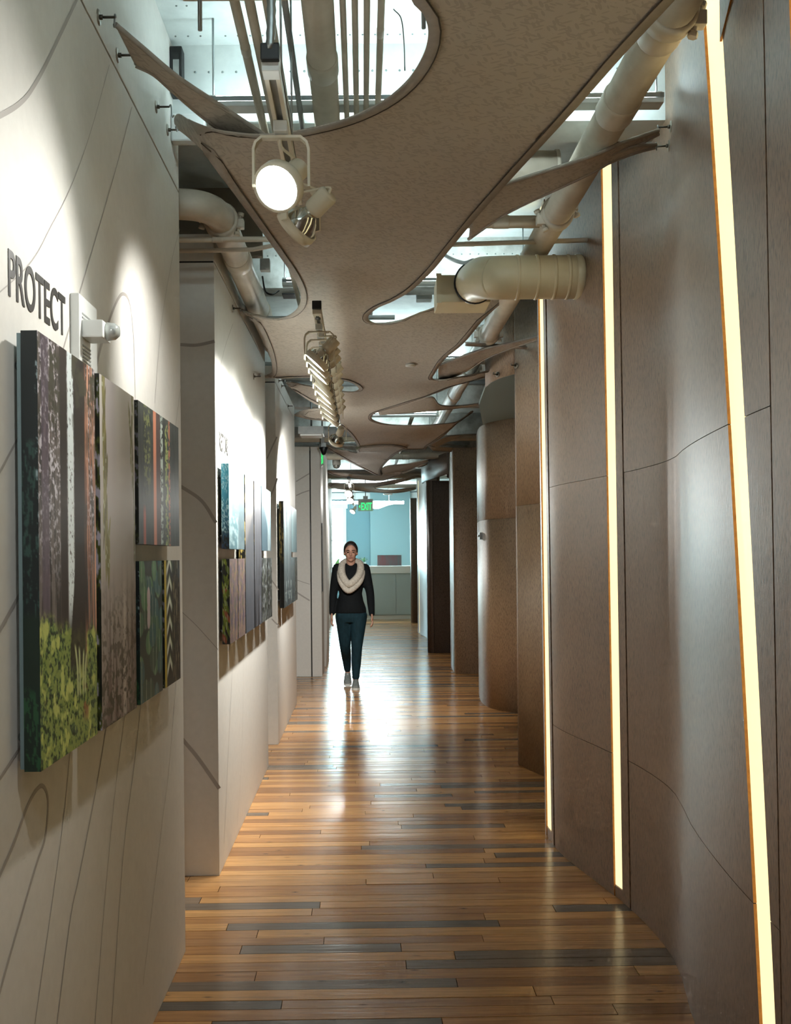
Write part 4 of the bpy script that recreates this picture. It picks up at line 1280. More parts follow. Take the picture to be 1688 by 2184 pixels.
# the row on the long track
names = ['first', 'second', 'third', 'fourth', 'fifth', 'sixth', 'seventh', 'eighth', 'ninth', 'tenth']
ys = [3.98, 4.13, 4.28, 4.46, 4.66, 4.86, 5.06, 5.28, 5.50, 5.72]
lit = [1, 1, 1, 0, 1, 0, 1, 0, 1, 1]
for k, d_ in enumerate(ys):
    aim = (-0.66, 0.03 + 0.03 * math.sin(k * 2.1), -0.72) if k != 3 else (-0.75, 0.12, -0.62)
    if k >= 6: aim = (-0.6, 0.06, -0.78)
    spotlight(D(d_), 0.155, aim, 'spotlight aimed at the left wall, %s in the long row from the near end' % names[k], 'lens', power=P_TRACK if lit[k] else 0.4 * P_TRACK, cone=118, blend=1.0)
spotlight(D(6.75), 0.155, (-0.28, 0.60, -0.58), 'open round spotlight seen from behind at the end of the long row', 'lens_dim', power=P_TRACK * 5.5, cone=125, blend=1.0)
spotlight(D(12.35), 0.17, (-0.25, -0.75, -0.55), 'upper of two glaring distant spotlights', power=P_TRACK * 1.4, cone=140, blend=1.0)
spotlight(D(13.9), 0.17, (-0.25, -0.75, -0.55), 'lower of two glaring distant spotlights', power=P_TRACK * 1.4, cone=140, blend=1.0)
spotlight(D(17.3), 0.17, (-0.4, -0.45, -0.6), 'most distant spotlight just left of the exit sign', power=P_TRACK * 1.4, cone=140, blend=1.0)
# lamps of the track section over the viewer's head
t0 = track(D(-0.9), D(1.3), 'track rail section above the viewer')
spotlight(D(0.2), 0.15, (-0.62, 0.40, -0.60), 'spotlight above the viewer aimed ahead at the near wall', power=P_NEAR * 0.45, cone=115, blend=1.0)
spotlight(D(0.9), 0.15, (-0.62, 0.50, -0.60), 'next spotlight above the viewer aimed ahead at the near wall', power=P_NEAR * 0.45, cone=115, blend=1.0)

# ================================================================== PIPES AND DUCTS
def pipe(name, path, r, label, mat='pipe', cat='pipe', couplings=(), clamps=(), seg=20, smooth_n=0, group=None):
    P = [Vector(p) for p in path]
    e = empty(name, P[0], label, cat, group)
    C = catmull(P, smooth_n) if smooth_n else P
    MB().tube(C, r, seg).build('pipe_run', M[mat], e, True)
    for (p, d) in couplings:
        p, d = Vector(p), Vector(d).normalized()
        L = r * 0.9 + 0.012
        MB().tube([p - d * L, p - d * L * 0.85, p + d * L * 0.85, p + d * L], [r * 1.03, r * 1.09, r * 1.09, r * 1.03], seg).build('coupling', M[mat], e, True)
    for (p, d, up) in clamps:
        p, d, up = Vector(p), Vector(d).normalized(), Vector(up).normalized()
        c_ = MB().tube([p - d * 0.03, p - d * 0.024, p + d * 0.024, p + d * 0.03], [r * 1.06, r * 1.22, r * 1.22, r * 1.06], seg).build('clamp', M[mat], e, True)
        s = d.cross(up)
        mb = MB()
        for sg in (-1, 1):
            q = p + s * sg * r * 1.25
            fm = Matrix.Translation(q)
            mb.box((-0.022, -0.02, -0.02), (0.022, 0.02, 0.02), fm, bev=0.004)
            mb.tube([q - up * 0.045, q + up * 0.045], 0.008, 8)
            mb.tube([q + up * 0.035, q + up * 0.05], 0.014, 6)
            mb.tube([q - up * 0.05, q - up * 0.035], 0.014, 6)
        mb.build_each('clamp_bolt', M[mat], c_, True)
    return e
Yv = (0, 1, 0)
PXr, PZr = 0.845, 2.95
pipe('water_pipe', [(PXr, D(1.0), PZr), (PXr, D(9.9), PZr)], 0.059, 'thick cream pipe running along the right side under the ceiling',
     couplings=[((PXr, D(2.33), PZr), Yv), ((PXr, D(2.75), PZr), Yv), ((PXr, D(4.6), PZr), Yv), ((PXr, D(7.7), PZr), Yv)],
     clamps=[((PXr, D(2.28), PZr), Yv, (0.3, 0, 1)), ((PXr, D(3.62), PZr), Yv, (-0.45, 0, 1)), ((PXr, D(5.6), PZr), Yv, (0, 0, 1)), ((PXr, D(6.6), PZr), Yv, (0, 0, 1))])
pipe('branch_pipe', [(0.30, D(3.72), 2.955), (0.845, D(3.72), 2.955)], 0.027, 'short cream branch pipe leaving the thick right-hand pipe', couplings=[((0.62, D(3.72), 2.955), (1, 0, 0))])
pipe('conduit', [(0.25, D(3.86), 2.905), (1.10, D(3.86), 2.925)], 0.011, 'thin cream conduit just above the fat round duct', couplings=[((0.5, D(3.86), 2.911), (1, 0, 0))], seg=10)
# left pipe with an elbow out of the first gap
ZL = 2.955
pipe('drain_pipe', [(-1.6, D(3.50), ZL), (-0.85, D(3.50), ZL), (-0.76, D(3.50), ZL), (-0.69, D(3.515), ZL), (-0.64, D(3.55), ZL), (-0.612, D(3.61), ZL), (-0.605, D(3.70), ZL), (-0.605, D(4.2), ZL), (-0.605, D(6.6), ZL)], 0.063,
     'thick cream pipe with an elbow above the second gallery wall', couplings=[((-0.605, D(4.15), ZL), Yv), ((-0.605, D(5.05), ZL), Yv), ((-0.605, D(5.8), ZL), Yv)], clamps=[((-0.606, D(3.68), ZL), Yv, (0.2, 0, 1))], smooth_n=5)
pipe('conduit', [(-1.5, D(3.66), 2.866), (-0.24, D(3.66), 2.866)], 0.012, 'upper of two thin conduits crossing the first gap', couplings=[((-0.62, D(3.66), 2.866), (1, 0, 0))], seg=10)
pipe('conduit', [(-1.5, D(3.79), 2.862), (-0.62, D(3.79), 2.867), (-0.45, D(3.79), 2.875), (-0.3, D(3.77), 2.905)], 0.010, 'lower bent conduit crossing the first gap', seg=10, smooth_n=5)
pipe('conduit', [(-0.66, D(5.0), 2.90), (0.2, D(5.0), 2.90)], 0.014, 'grey conduit crossing the left opening above the track end', 'pipe_grey', seg=10)
pipe('conduit', [(-0.36, D(4.15), 2.97), (-0.36, D(6.2), 2.97)], 0.012, 'pale conduit running lengthwise through the left opening', seg=10)
# conduits in the first opening
def along(px, r, label, mat='pipe', z=3.04, coup=(), y0=1.7, y1=5.5):
    h = z - EYE
    a, b = ray(px, 0); X = a * (h / b)
    pipe('conduit', [(X, D(y0), z), (X, D(y1), z)], r, label, mat, seg=14, couplings=[((X, D(c), z), Yv) for c in coup])
along(500, 0.0145, 'leftmost of three cream conduits in the first ceiling opening', coup=(2.58,))
along(532, 0.0145, 'middle one of three cream conduits left of the track')
along(570, 0.014, 'cream conduit directly behind the short track', coup=(3.4,))
along(607, 0.0095, 'slim grey conduit right of the short track', 'pipe_grey')
along(731, 0.0095, 'first of four slim conduits right of the wide pipe', coup=(2.85,))
along(757, 0.0095, 'second of four slim conduits right of the wide pipe')
along(783, 0.0095, 'third of four slim conduits right of the wide pipe')
along(814, 0.0105, 'fourth of four slim conduits right of the wide pipe', coup=(2.5,))
h = 3.04 - EYE; a_, b_ = ray(677, 0); Xb = a_ * (h / b_)
pipe('water_pipe', [(Xb, D(1.7), 3.04), (Xb, D(5.5), 3.04)], 0.046, 'wide cream pipe through the middle of the first ceiling opening', couplings=[((Xb, D(2.66), 3.04), Yv)], seg=24)
# cross strut and short hangers at the top of the first opening
st_ = empty('pipe_strut', (0, D(2.34), 3.1), 'cream channel strut carrying the conduits at the top edge', 'strut')
MB().box((-0.47, D(2.25), 2.985), (0.16, D(2.27), 2.993)).build('channel', M['pipe'], st_, True)
for px in (438, 899):
    a, b = ray(px, 10); X = a * D(2.34)
    MB().tube([(X, D(2.26), 2.90), (X, D(2.26), CEIL_Z)], 0.006, 8).build('hanger_rod', M['steel'], st_, True)
# far overhead pipes
for k, (yy, x0, x1, z, r, mt) in enumerate(((6.2, -1.0, -0.35, 3.055, 0.03, 'pipe'), (7.6, -1.2, 1.4, 3.04, 0.025, 'pipe_grey'), (9.6, -1.2, -0.1, 2.90, 0.06, 'pipe_grey'),
        (10.2, -1.2, 1.5, 2.9, 0.035, 'pipe'), (11.0, -1.0, 1.4, 2.95, 0.03, 'pipe_grey'), (12.4, -0.9, 1.3, 2.95, 0.05, 'pipe'), (14.2, -0.9, 1.3, 2.9, 0.04, 'pipe_grey'), (15.4, -0.9, 1.3, 2.95, 0.05, 'pipe'), (17.2, -0.9, 1.3, 2.9, 0.04, 'pipe'))):
    nm = ['nearest', 'second', 'third', 'fourth', 'fifth', 'sixth', 'seventh', 'eighth', 'farthest'][k]
    pipe('cross_pipe', [(x0, D(yy), z), (x1, D(yy), z)], r, '%s of the pipes crossing the far ceiling' % nm, mt, couplings=[((x0 * 0.3 + x1 * 0.7, D(yy), z), (1, 0, 0))], seg=14, group='pipes crossing the far ceiling')
pipe('sprinkler_pipe', [(0.55, D(7.0), 3.0), (0.55, D(14), 3.0)], 0.022, 'slim lengthwise pipe over the far openings', 'pipe', seg=12)
# the fat round duct with its elbow and box
YD, ZD = D(3.95), 2.785
path = [(1.035, YD, ZD), (0.70, YD, ZD), (0.64, YD + 0.02, ZD + 0.004), (0.605, YD + 0.08, ZD + 0.02), (0.588, YD + 0.18, ZD + 0.045), (0.58, YD + 0.42, ZD + 0.085)]
e = empty('round_duct', (1.0, YD, ZD), 'fat cream round duct with elbow leaving the curved fibre wall', 'duct')
MB().tube(catmull(path, 6), 0.1, 32).build('duct_run', M['duct'], e, True)
for x in (0.965, 0.90, 0.82, 0.73):
    MB().tube([(x - 0.008, YD, ZD), (x - 0.004, YD, ZD), (x + 0.004, YD, ZD), (x + 0.008, YD, ZD)], [0.1005, 0.104, 0.104, 0.1005], 32, True).build('seam_ring', M['duct'], e, True)
MB().tube([(1.0, YD, ZD), (1.04, YD, ZD)], 0.103, 32).build('wall_collar', M['duct'], e, True)
e = empty('duct_box', (0.6, YD + 1.1, ZD), 'cream metal air box behind the fat duct', 'air box')
bx_ = MB().box((0.390, YD + 0.43, 2.775), (0.66, YD + 0.68, 2.915), bev=0.004).build('box_body', M['duct'], e, True)
MB().box((0.385, YD + 0.42, 2.77), (0.41, YD + 0.435, 2.92)).build('flange', M['duct'], e, True)
MB().tube([(0.58, YD + 0.405, ZD + 0.084), (0.58, YD + 0.43, ZD + 0.086)], 0.107, 28).build('gasket', M['black'], e, True)
e = empty('ceiling_duct', (0.9, D(3.5), 3.0), 'short pale duct stub behind the thick pipe at the right', 'duct')
MB().tube([(0.45, D(3.45), 3.06), (0.80, D(3.45), 3.06)], 0.075, 24).build('duct_run', M['pipe'], e, True)
MB().tube([(0.795, D(3.45), 3.06), (0.81, D(3.45), 3.06)], 0.079, 24).build('rim', M['pipe'], e, True)
e = empty('trunking_box', (-0.5, D(8.8), 2.9), 'long white ceiling trunking box on the left above the exit sign', 'trunking')
p = atY(660, 925, D(8.9))
MB().box((-0.66, D(8.7), p.z - 0.03), (-0.40, D(8.95), p.z + 0.05), bev=0.004).build('box_body', M['pipe_grey'], e, True)
MB().box((-0.64, D(8.72), p.z - 0.045), (-0.42, D(8.93), p.z - 0.03)).build('base_plate', M['white'], e, True)
MB().tube([(-0.53, D(8.82), p.z + 0.05), (-0.53, D(8.82), CEIL_Z)], 0.01, 8).build('hanger_rod', M['steel'], e, True)
# electrical boxes by the first gap
e = empty('ballast', (-0.6, D(3.1), 3.05), 'black lamp ballast box at the ceiling corner of the nearest wall', 'ballast')
MB().box((-0.684, BEAMS[1] - 0.06, 3.17), (-0.64, BEAMS[1] - 0.002, 3.34), bev=0.004).build('case', M['black'], e, True)
MB().box((-0.672, BEAMS[1] - 0.062, 3.20), (-0.65, BEAMS[1] - 0.06, 3.29)).build('label_plate', M['pipe_grey'], e, True)
e = empty('junction_box', (-0.6, D(3.1), 3.0), 'white square junction box below the black ballast', 'junction box')
MB().box((-0.684, BEAMS[1] - 0.05, 3.00), (-0.56, BEAMS[1] - 0.003, 3.10), bev=0.006).build('case', M['white'], e, True)
MB().tube([(-0.56, BEAMS[1] - 0.03, 3.085), (-0.2, BEAMS[1] - 0.03, 3.085)], 0.012, 10).build('conduit_stub', M['white'], e, True)
for (px, py, yy, s, nm, lb, mt) in ((566, 566, 4.3, (0.025, 0.025, 0.03), 'junction_box', 'small grey junction box in the left opening', 'pipe_grey'), (617, 625, 5.15, (0.04, 0.06, 0.022), 'ballast', 'black ballast behind the left opening', 'black'),
                                (905, 632, 5.6, (0.05, 0.05, 0.03), 'junction_box', 'white junction box seen through the right opening', 'white'), (548, 752, 6.12, (0.042, 0.08, 0.14), 'speaker_box', 'pale box beyond the end of the second gallery wall', 'offwhite')):
    c = atY(px, py, D(yy)); e = empty(nm, c, lb, nm.replace('_', ' '))
    MB().box((-s[0], -s[1], -s[2]), s, bev=0.004).build('case', M[mt], e)
    MB().box((-s[0] * 0.8, -s[1] - 0.004, -s[2] * 0.8), (s[0] * 0.8, -s[1], s[2] * 0.8)).build('cover', M[mt], e)
# loose cables
for k, (pts, r, lb, mt) in enumerate(((( (560, 590, 3.0), (566, 620, 2.96), (580, 628, 2.94), (595, 620, 2.98)), 0.005, 'black cable looping in the left opening', 'black'),
        (((840, 20, 3.2), (856, 40, 3.15), (862, 90, 3.05), (864, 150, 2.9)), 0.002, 'thin wire hanging in the first opening', 'darksteel'),
        (((930, 500, 3.2), (945, 540, 3.1), (985, 560, 2.98), (1010, 555, 2.95)), 0.010, 'grey flexible hose behind the fat duct', 'pipe_grey'))):
    e = empty('cable', ptz(pts[0]), lb, 'cable')
    MB().tube(catmull([ptz(p) for p in pts], 8), r, 8).build('run', M[mt], e, True)

# ================================================================== CEILING TUBE LIGHTS (uplights on the beams)
def tube_light(y, x0, x1, z, label, down=False):
    e = empty('tube_light', ((x0 + x1) / 2, y, z), label, 'tube light', 'ceiling tube lights')
    MB().box((x0, y - 0.035, z - 0.03), (x1, y + 0.03, z - 0.012), bev=0.003).build('housing', M['white'], e, True)
    MB().box((x0, y - 0.037, z - 0.012), (x1, y - 0.034, z + 0.004)).build('lip', M['steel'], e, True)
    MB().tube([(x0 + 0.02, y, z + 0.006), (x1 - 0.02, y, z + 0.006)], 0.014, 12).build('tube', M['tube'], e, True)
    for x in (x0 + 0.012, x1 - 0.012):
        MB().tube([(x - 0.012, y, z + 0.006), (x + 0.012, y, z + 0.006)], 0.016, 12).build('tube_socket', M['white'], e, True)
        MB().tube([(x, y + 0.02, z - 0.014), (x, y + 0.02, CEIL_Z)], 0.004, 6).build('hanger_rod', M['steel'], e, True)
tube_light(D(2.93), -0.52, 0.50, 3.07, 'uplight tube along the first beam, in the first ceiling opening')
tube_light(D(2.93), 0.56, 1.05, 3.07, 'uplight tube behind the thick right-hand pipe')
tube_light(D(1.05), -0.5, 0.9, 3.07, 'uplight tube above the viewer')
tube_light(D(4.85), -0.45, 0.15, 3.07, 'uplight tube seen through the left opening')
tube_light(D(4.85), 0.2, 0.95, 3.07, 'uplight tube seen behind the fat duct')
tube_light(D(6.75), -0.5, 0.9, 3.07, 'uplight tube beyond the second gallery wall')
tube_light(D(8.6), 0.05, 0.78, 2.93, 'bare bright tube showing in the opening at mid corridor')
tube_light(D(11.1), -0.5, 0.9, 3.07, 'uplight tube beyond the third gallery wall')
tube_light(D(16.1), -0.5, 0.9, 3.07, 'uplight tube over the farthest canopy')

# ================================================================== EXIT SIGNS
def glyphs(word, w, h):
    cu = bpy.data.curves.new('t', 'FONT'); cu.body = word; cu.size = 1
    tmp = bpy.data.objects.new('t', cu); COL.objects.link(tmp); bpy.context.view_layer.update()
    me = bpy.data.meshes.new_from_object(tmp); bpy.data.objects.remove(tmp, do_unlink=True)
    xs = [v.co.x for v in me.vertices]; ys_ = [v.co.y for v in me.vertices]
    xa, xb, ya, yb = min(xs), max(xs), min(ys_), max(ys_)
    vs_ = [((v.co.x - xa) / (xb - xa) * w - w / 2, 0, (v.co.y - ya) / (yb - ya) * h - h / 2) for v in me.vertices]
    return vs_, [tuple(p.vertices) for p in me.polygons]
def exit_sign(loc, rz, label):
    e = empty('exit_sign', loc, label, 'exit sign', 'exit signs')
    e.rotation_euler = (0, 0, rz)
    MB().box((-0.16, -0.03, 0.0), (0.16, 0.03, 0.055), bev=0.005).build('housing', M['pipe_grey'], e)
    MB().box((-0.05, -0.02, 0.055), (0.05, 0.02, 0.12)).build('mount', M['pipe_grey'], e)
    MB().box((-0.16, -0.004, -0.20), (0.16, 0.004, -0.0)).build('plate', M['signplate'], e)
    v, f = glyphs('EXIT', 0.22, 0.15)
    for s in (-1, 1):
        mb = MB(); mb.add([(x if s < 0 else -x, s * 0.006, z) for x, y_, z in v], f, Matrix.Translation((0.02 * (1 if s < 0 else -1), 0, -0.1)))
        mb.build('letters', M['greenlit'], e)
    mb = MB(); mb.add([(-0.145, -0.006, -0.1), (-0.115, -0.006, -0.07), (-0.115, -0.006, -0.085), (-0.13, -0.006, -0.1), (-0.115, -0.006, -0.115), (-0.115, -0.006, -0.13)], [(0, 1, 2, 3), (0, 3, 4, 5)])
    mb.build('arrow', M['greenlit'], e)
    return e
ex = atY(780, 1070, D(18.0)); exit_sign(ex, 0, 'green EXIT sign hanging at the end of the corridor')
MB().tube([(0, 0, 0.12), (0, 0, CEIL_Z - ex.z)], 0.01, 8).build('stem', M['pipe_grey'], [o for o in bpy.data.objects if o.name == 'exit_sign'][0])
ex2 = atY(688, 957, D(9.9)); e2 = exit_sign(ex2, math.radians(97), 'green exit sign seen almost edge-on by the grey boards')
MB().tube([(0, 0, 0.12), (0, 0, CEIL_Z - ex2.z)], 0.012, 8).build('stem', M['pipe_grey'], e2)
MB().lathe([(0.045, 0.0), (0.05, -0.01), (0.03, -0.06), (0.018, -0.09), (0, -0.09)], 16, Matrix.Translation((-0.17, 0, 0.0))).build('flood_lamp', M['black'], e2)

# ================================================================== RECEPTION AT THE END
YC = D(19.7)
e = empty('reception_cabinet', (0.5, YC, 0), 'grey two-door reception cabinet at the end of the corridor', 'cabinet')
xa, xb = -0.35, atY(879, 1300, YC).x
ztop = atY(830, 1223, YC).z
MB().box((xa, YC + 0.02, 0.09), (xb, YC + 0.6, ztop), bev=0.004).build('body', M['cabinet'], e, True)
MB().box((xa, YC + 0.05, 0.0), (xb, YC + 0.58, 0.09)).build('plinth', M['counter'], e, True)
xd = atY(845, 1270, YC).x
for (a, b) in ((xa + 0.01, xd - 0.55), (xd - 0.545, xd - 0.004), (xd + 0.004, xb - 0.01)):
    MB().box((a, YC, 0.11), (b, YC + 0.02, ztop - 0.01), bev=0.003).build('door', M['cabinet'], e, True)
e = empty('worktop', (0.5, YC, ztop), 'thick bright white counter top on the reception cabinet', 'counter')
MB().box((xa - 0.02, YC - 0.03, ztop), (xb, YC + 0.62, ztop + 0.17), bev=0.008).build('slab', M['counter'], e, True)
MB().box((xa - 0.02, YC + 0.5, ztop + 0.17), (xb, YC + 0.62, ztop + 0.178)).build('back_lip', M['counter'], e, True)
zc = ztop + 0.17
M['redprint'] = mottled('red_trunk_print', '#8a4a4a', '#5a6e70', 7, 0.3, stretch=(1.6, 1, 0.15))
p0, p1 = atY(805, 1207, YC + 0.3), atY(857, 1183, YC + 0.3)
e = empty('counter_picture', (p0.x, YC + 0.3, zc), 'small picture of red tree trunks leaning on the white counter', 'picture')
mm = Matrix.Translation((0, YC + 0.30, zc + 0.003)) @ Matrix.Rotation(math.radians(-8), 4, 'X')
hh = p1.z - p0.z
MB().box((p0.x + 0.012, -0.004, 0.012), (p1.x - 0.012, 0.004, hh - 0.012), mm).build('image', M['redprint'], e, True)
mb = MB()
for lo, hi in (((p0.x, -0.008, 0), (p1.x, 0.008, 0.012)), ((p0.x, -0.008, hh - 0.012), (p1.x, 0.008, hh)), ((p0.x, -0.008, 0.012), (p0.x + 0.012, 0.008, hh - 0.012)), ((p1.x - 0.012, -0.008, 0.012), (p1.x, 0.008, hh - 0.012))):
    mb.box(lo, hi, mm)
mb.build_each('frame', M['steel'], e, True)
M['leaf'] = mottled('green_leaf', '#2c5a35', '#3f7a44', 14, 0.4)
M['leaf_pale'] = mottled('light_green_leaf', '#6fae6a', '#8fc47a', 14, 0.4)  # paler green of the sill plant's leaves
M['pot'] = principled('pale_pot', '#c9d3d0', 0.5)
def plant(loc, n, L, label, mat, pot_r=0.05, pot_h=0.09, seed=1, spread=1.0):
    r = random.Random(seed)
    e = empty('potted_plant', loc, label, 'plant')
    MB().lathe([(0, 0), (pot_r * 0.75, 0), (pot_r, pot_h), (pot_r * 0.88, pot_h), (pot_r * 0.85, pot_h * 0.85), (0, pot_h * 0.85)], 18).build('pot', M['pot'], e)
    for k in range(n):
        a = 2 * math.pi * k / n + r.random(); ln = L * r.uniform(0.7, 1.1); lean = r.uniform(0.3, 1.0) * spread
        C = [Vector((math.cos(a) * lean * ln * t ** 1.6, math.sin(a) * lean * ln * t ** 1.6, pot_h * 0.85 + ln * (t - 0.25 * lean * t * t))) for t in (0, .2, .4, .6, .8, 1)]
        sd = Vector((-math.sin(a), math.cos(a), 0))
        rows = [[p - sd * w_ * ln, p + Vector((0, 0, -0.01)) , p + sd * w_ * ln] for p, w_ in zip(C, (0.015, 0.06, 0.12, 0.13, 0.08, 0.005))]
        MB().grid(rows).build('leaf', M[mat], e)
plant(atY(777, 1207, YC + 0.35), 9, 0.15, 'small dark green plant at the left end of the counter', 'leaf', seed=3)
plant((atY(718, 1232, YB - 0.06).x, YB - 0.09, pw1.z + 0.05), 8, 0.42, 'light green plant standing on the window sill', 'leaf_pale', pot_r=0.06, pot_h=0.12, seed=5, spread=0.7)
# undulating pendant lamp
YP = D(20.5)
e = empty('pendant_lamp', atY(830, 1075, YP), 'glowing wavy white pendant lamp in front of the blue wall', 'pendant lamp')
pa = [(705 + k * (862 - 705) / 24, 0) for k in range(25)]
rows_t, rows_b = [], []
for px, _ in pa:
    x = atY(px, 1075, YP).x
    s = (px - 790) / 72
    th = 0.05 + 0.10 * math.exp(-((px - 803) / 22.0) ** 2)
    zt_ = atY(px, 1069, YP).z
    rows_t.append([(x, YP - 0.10, zt_), (x, YP + 0.10, zt_)])
    rows_b.append([(x, YP - 0.09, zt_ - th * 1.2), (x, YP + 0.09, zt_ - th * 1.2)])
mb = MB(); mb.grid(rows_t); mb.grid([r[::-1] for r in rows_b])
mb.grid([[a[0], b[0]] for a, b in zip(rows_b, rows_t)], smooth=True); mb.grid([[b[1], a[1]] for a, b in zip(rows_b, rows_t)], smooth=True)
mb.add([rows_t[0][0], rows_t[0][1], rows_b[0][1], rows_b[0][0], rows_t[-1][0], rows_t[-1][1], rows_b[-1][1], rows_b[-1][0]], [(0, 1, 2, 3), (7, 6, 5, 4)])
clean(mb.build('shade', M['pendant'], e, True))
mb = MB()
for px in (740, 830):
    x = atY(px, 1075, YP).x; zt_ = atY(px, 1069, YP).z
    mb.tube([(x, YP, zt_), (x, YP, 3.22)], 0.003, 6)
mb.build_each('suspension_wire', M['steel'], e, True)
# two round ceiling discs near the far end
p = atY(828, 1053, D(19.0)); e = empty('ceiling_disc', p, 'white round disc fitting under the farthest canopy', 'ceiling fitting')
MB().lathe([(0, 0.01), (0.10, 0.006), (0.11, -0.01), (0.09, -0.025), (0, -0.03)], 24).build('dish', M['white'], e)
MB().tube([(0, 0, 0.005), (0, 0, 3.3 - p.z)], 0.008, 8).build('stem', M['white'], e)
p = atY(718, 992, D(12.9)); e = empty('dome_camera', p, 'small ceiling dome camera left of the glaring distant spotlights', 'camera')
MB().lathe([(0, 0.09), (0.06, 0.09), (0.065, 0.0), (0.0, 0.0)], 20).build('housing', M['white'], e)
MB().lathe([(0.055, 0.0), (0.05, -0.03), (0.03, -0.05), (0, -0.056)], 20).build('dome', M['glassbulb'], e)
# lock plate on the third fibre wall
p = atY(1027, 1143, D(8.4)); e = empty('door_latch', p, 'small chrome latch on the rounded edge of the third fibre wall', 'latch')
MB().box((-0.02, -0.02, -0.035), (0.012, 0.02, 0.035), bev=0.004).build('plate', M['steel'], e)
MB().tube([(-0.02, 0, 0), (-0.035, 0, 0)], 0.010, 10).build('turn_knob', M['steel'], e)
# ================================================================== THE WALKING WOMAN
M['skin'] = principled('skin', '#b98d78', 0.5)
M['sweater'] = mottled('black_knit', '#0c0f11', '#14181b', 60, 0.85, 0.2)
M['jeans'] = mottled('dark_teal_jeans', '#122830', '#1a3640', 40, 0.8, 0.2, stretch=(1, 1, 0.3))
M['hair'] = mottled('dark_brown_hair', '#1c1613', '#2b211b', 40, 0.5, stretch=(1, 1, 0.2))
M['scarf'] = mottled('cream_knit_scarf', '#cfc8bb', '#aaa398', 60, 0.9, 0.1, bumpy=0.5)
M['shoe'] = mottled('grey_sneaker', '#8f9694', '#6b7372', 40, 0.7)
M['sole'] = principled('white_sole', '#d5d8d4', 0.5)
M['eye'] = principled('eye', '#1d1512', 0.2)
M['lip'] = principled('lips', '#94605a', 0.5)
def loft(mb, secs, seg=20):
    rows = []
    for (z, cx, cy, rx, ry) in secs:
        rows.append([(cx + rx * math.cos(2 * math.pi * k / seg), cy + ry * math.sin(2 * math.pi * k / seg), z) for k in range(seg + 1)])
    mb.grid(rows)
    for r_, s in ((rows[0], -1), (rows[-1], 1)):
        f = tuple(range(seg)); mb.add(r_[:-1], [f if s > 0 else f[::-1]])
def fuse(o, vox, smooth=4):
    clean(o)
    md = o.modifiers.new('fuse', 'REMESH'); md.mode = 'VOXEL'; md.voxel_size = vox; md.use_smooth_shade = True
    if smooth:
        s = o.modifiers.new('soft', 'SMOOTH'); s.iterations = smooth; s.factor = 0.5
    return o
base_p = atY(752, 1466, 11.86)
W_ = empty('person', (base_p.x, base_p.y + 0.02, 0), 'woman in black sweater, cream knitted scarf and dark jeans walking towards the viewer', 'person')
SH = {-1: Vector((-0.155, 0.02, 1.345)), 1: Vector((0.15, 0.02, 1.34))}
EL = {-1: Vector((-0.205, 0.05, 1.075)), 1: Vector((0.208, -0.01, 1.07))}
WR_ = {-1: Vector((-0.222, 0.00, 0.845)), 1: Vector((0.226, -0.10, 0.835))}
HIP = {-1: Vector((-0.088, 0.02, 0.84)), 1: Vector((0.076, 0.02, 0.84))}
KN = {-1: Vector((-0.080, 0.10, 0.46)), 1: Vector((0.054, -0.02, 0.46))}
AN = {-1: Vector((-0.058, 0.36, 0.15)), 1: Vector((0.038, -0.02, 0.085))}
HC = Vector((-0.005, -0.015, 1.535))
def limb(mb, pts, rad, seg=14, n=4):
    P = catmull(pts, n); R = []
    for i in range(len(pts) - 1):
        for k in range(n): R.append(rad[i] + (rad[i + 1] - rad[i]) * k / n)
    R.append(rad[-1]); mb.tube(P, R, seg)
    mb.ball(P[0], R[0], seg); mb.ball(P[-1], R[-1], seg)
# body: one continuous surface
mb = MB()
mb.ball(HC + Vector((0, 0.012, 0.02)), (0.072, 0.090, 0.093), 24)              # cranium
mb.ball(HC + Vector((0, -0.022, -0.045)), (0.056, 0.062, 0.070), 22)           # face
mb.ball(HC + Vector((0, -0.052, -0.094)), (0.026, 0.022, 0.020), 14)           # chin
mb.ball(HC + Vector((-0.034, -0.058, -0.036)), (0.020, 0.018, 0.018), 12)      # cheeks
mb.ball(HC + Vector((0.034, -0.058, -0.036)), (0.020, 0.018, 0.018), 12)
mb.tube([HC + Vector((0, -0.078, 0.0)), HC + Vector((0, -0.096, -0.036)), HC + Vector((0, -0.084, -0.046))], [0.008, 0.013, 0.010], 10)
for s in (-1, 1):
    mb.ball(HC + Vector((0.073 * s, 0.012, -0.014)), (0.009, 0.017, 0.030), 12)
limb(mb, [HC + Vector((0, 0.02, -0.06)), HC + Vector((0, 0.025, -0.14)), Vector((-0.003, 0.03, 1.33))], [0.052, 0.050, 0.062])
loft(mb, [(0.80, -0.006, 0.02, 0.130, 0.085), (0.92, -0.008, 0.02, 0.135, 0.095), (1.04, -0.008, 0.015, 0.105, 0.080), (1.16, -0.005, 0.01, 0.115, 0.085), (1.28, -0.003, 0.015, 0.130, 0.085), (1.36, -0.003, 0.025, 0.100, 0.06), (1.40, -0.003, 0.03, 0.05, 0.045)])
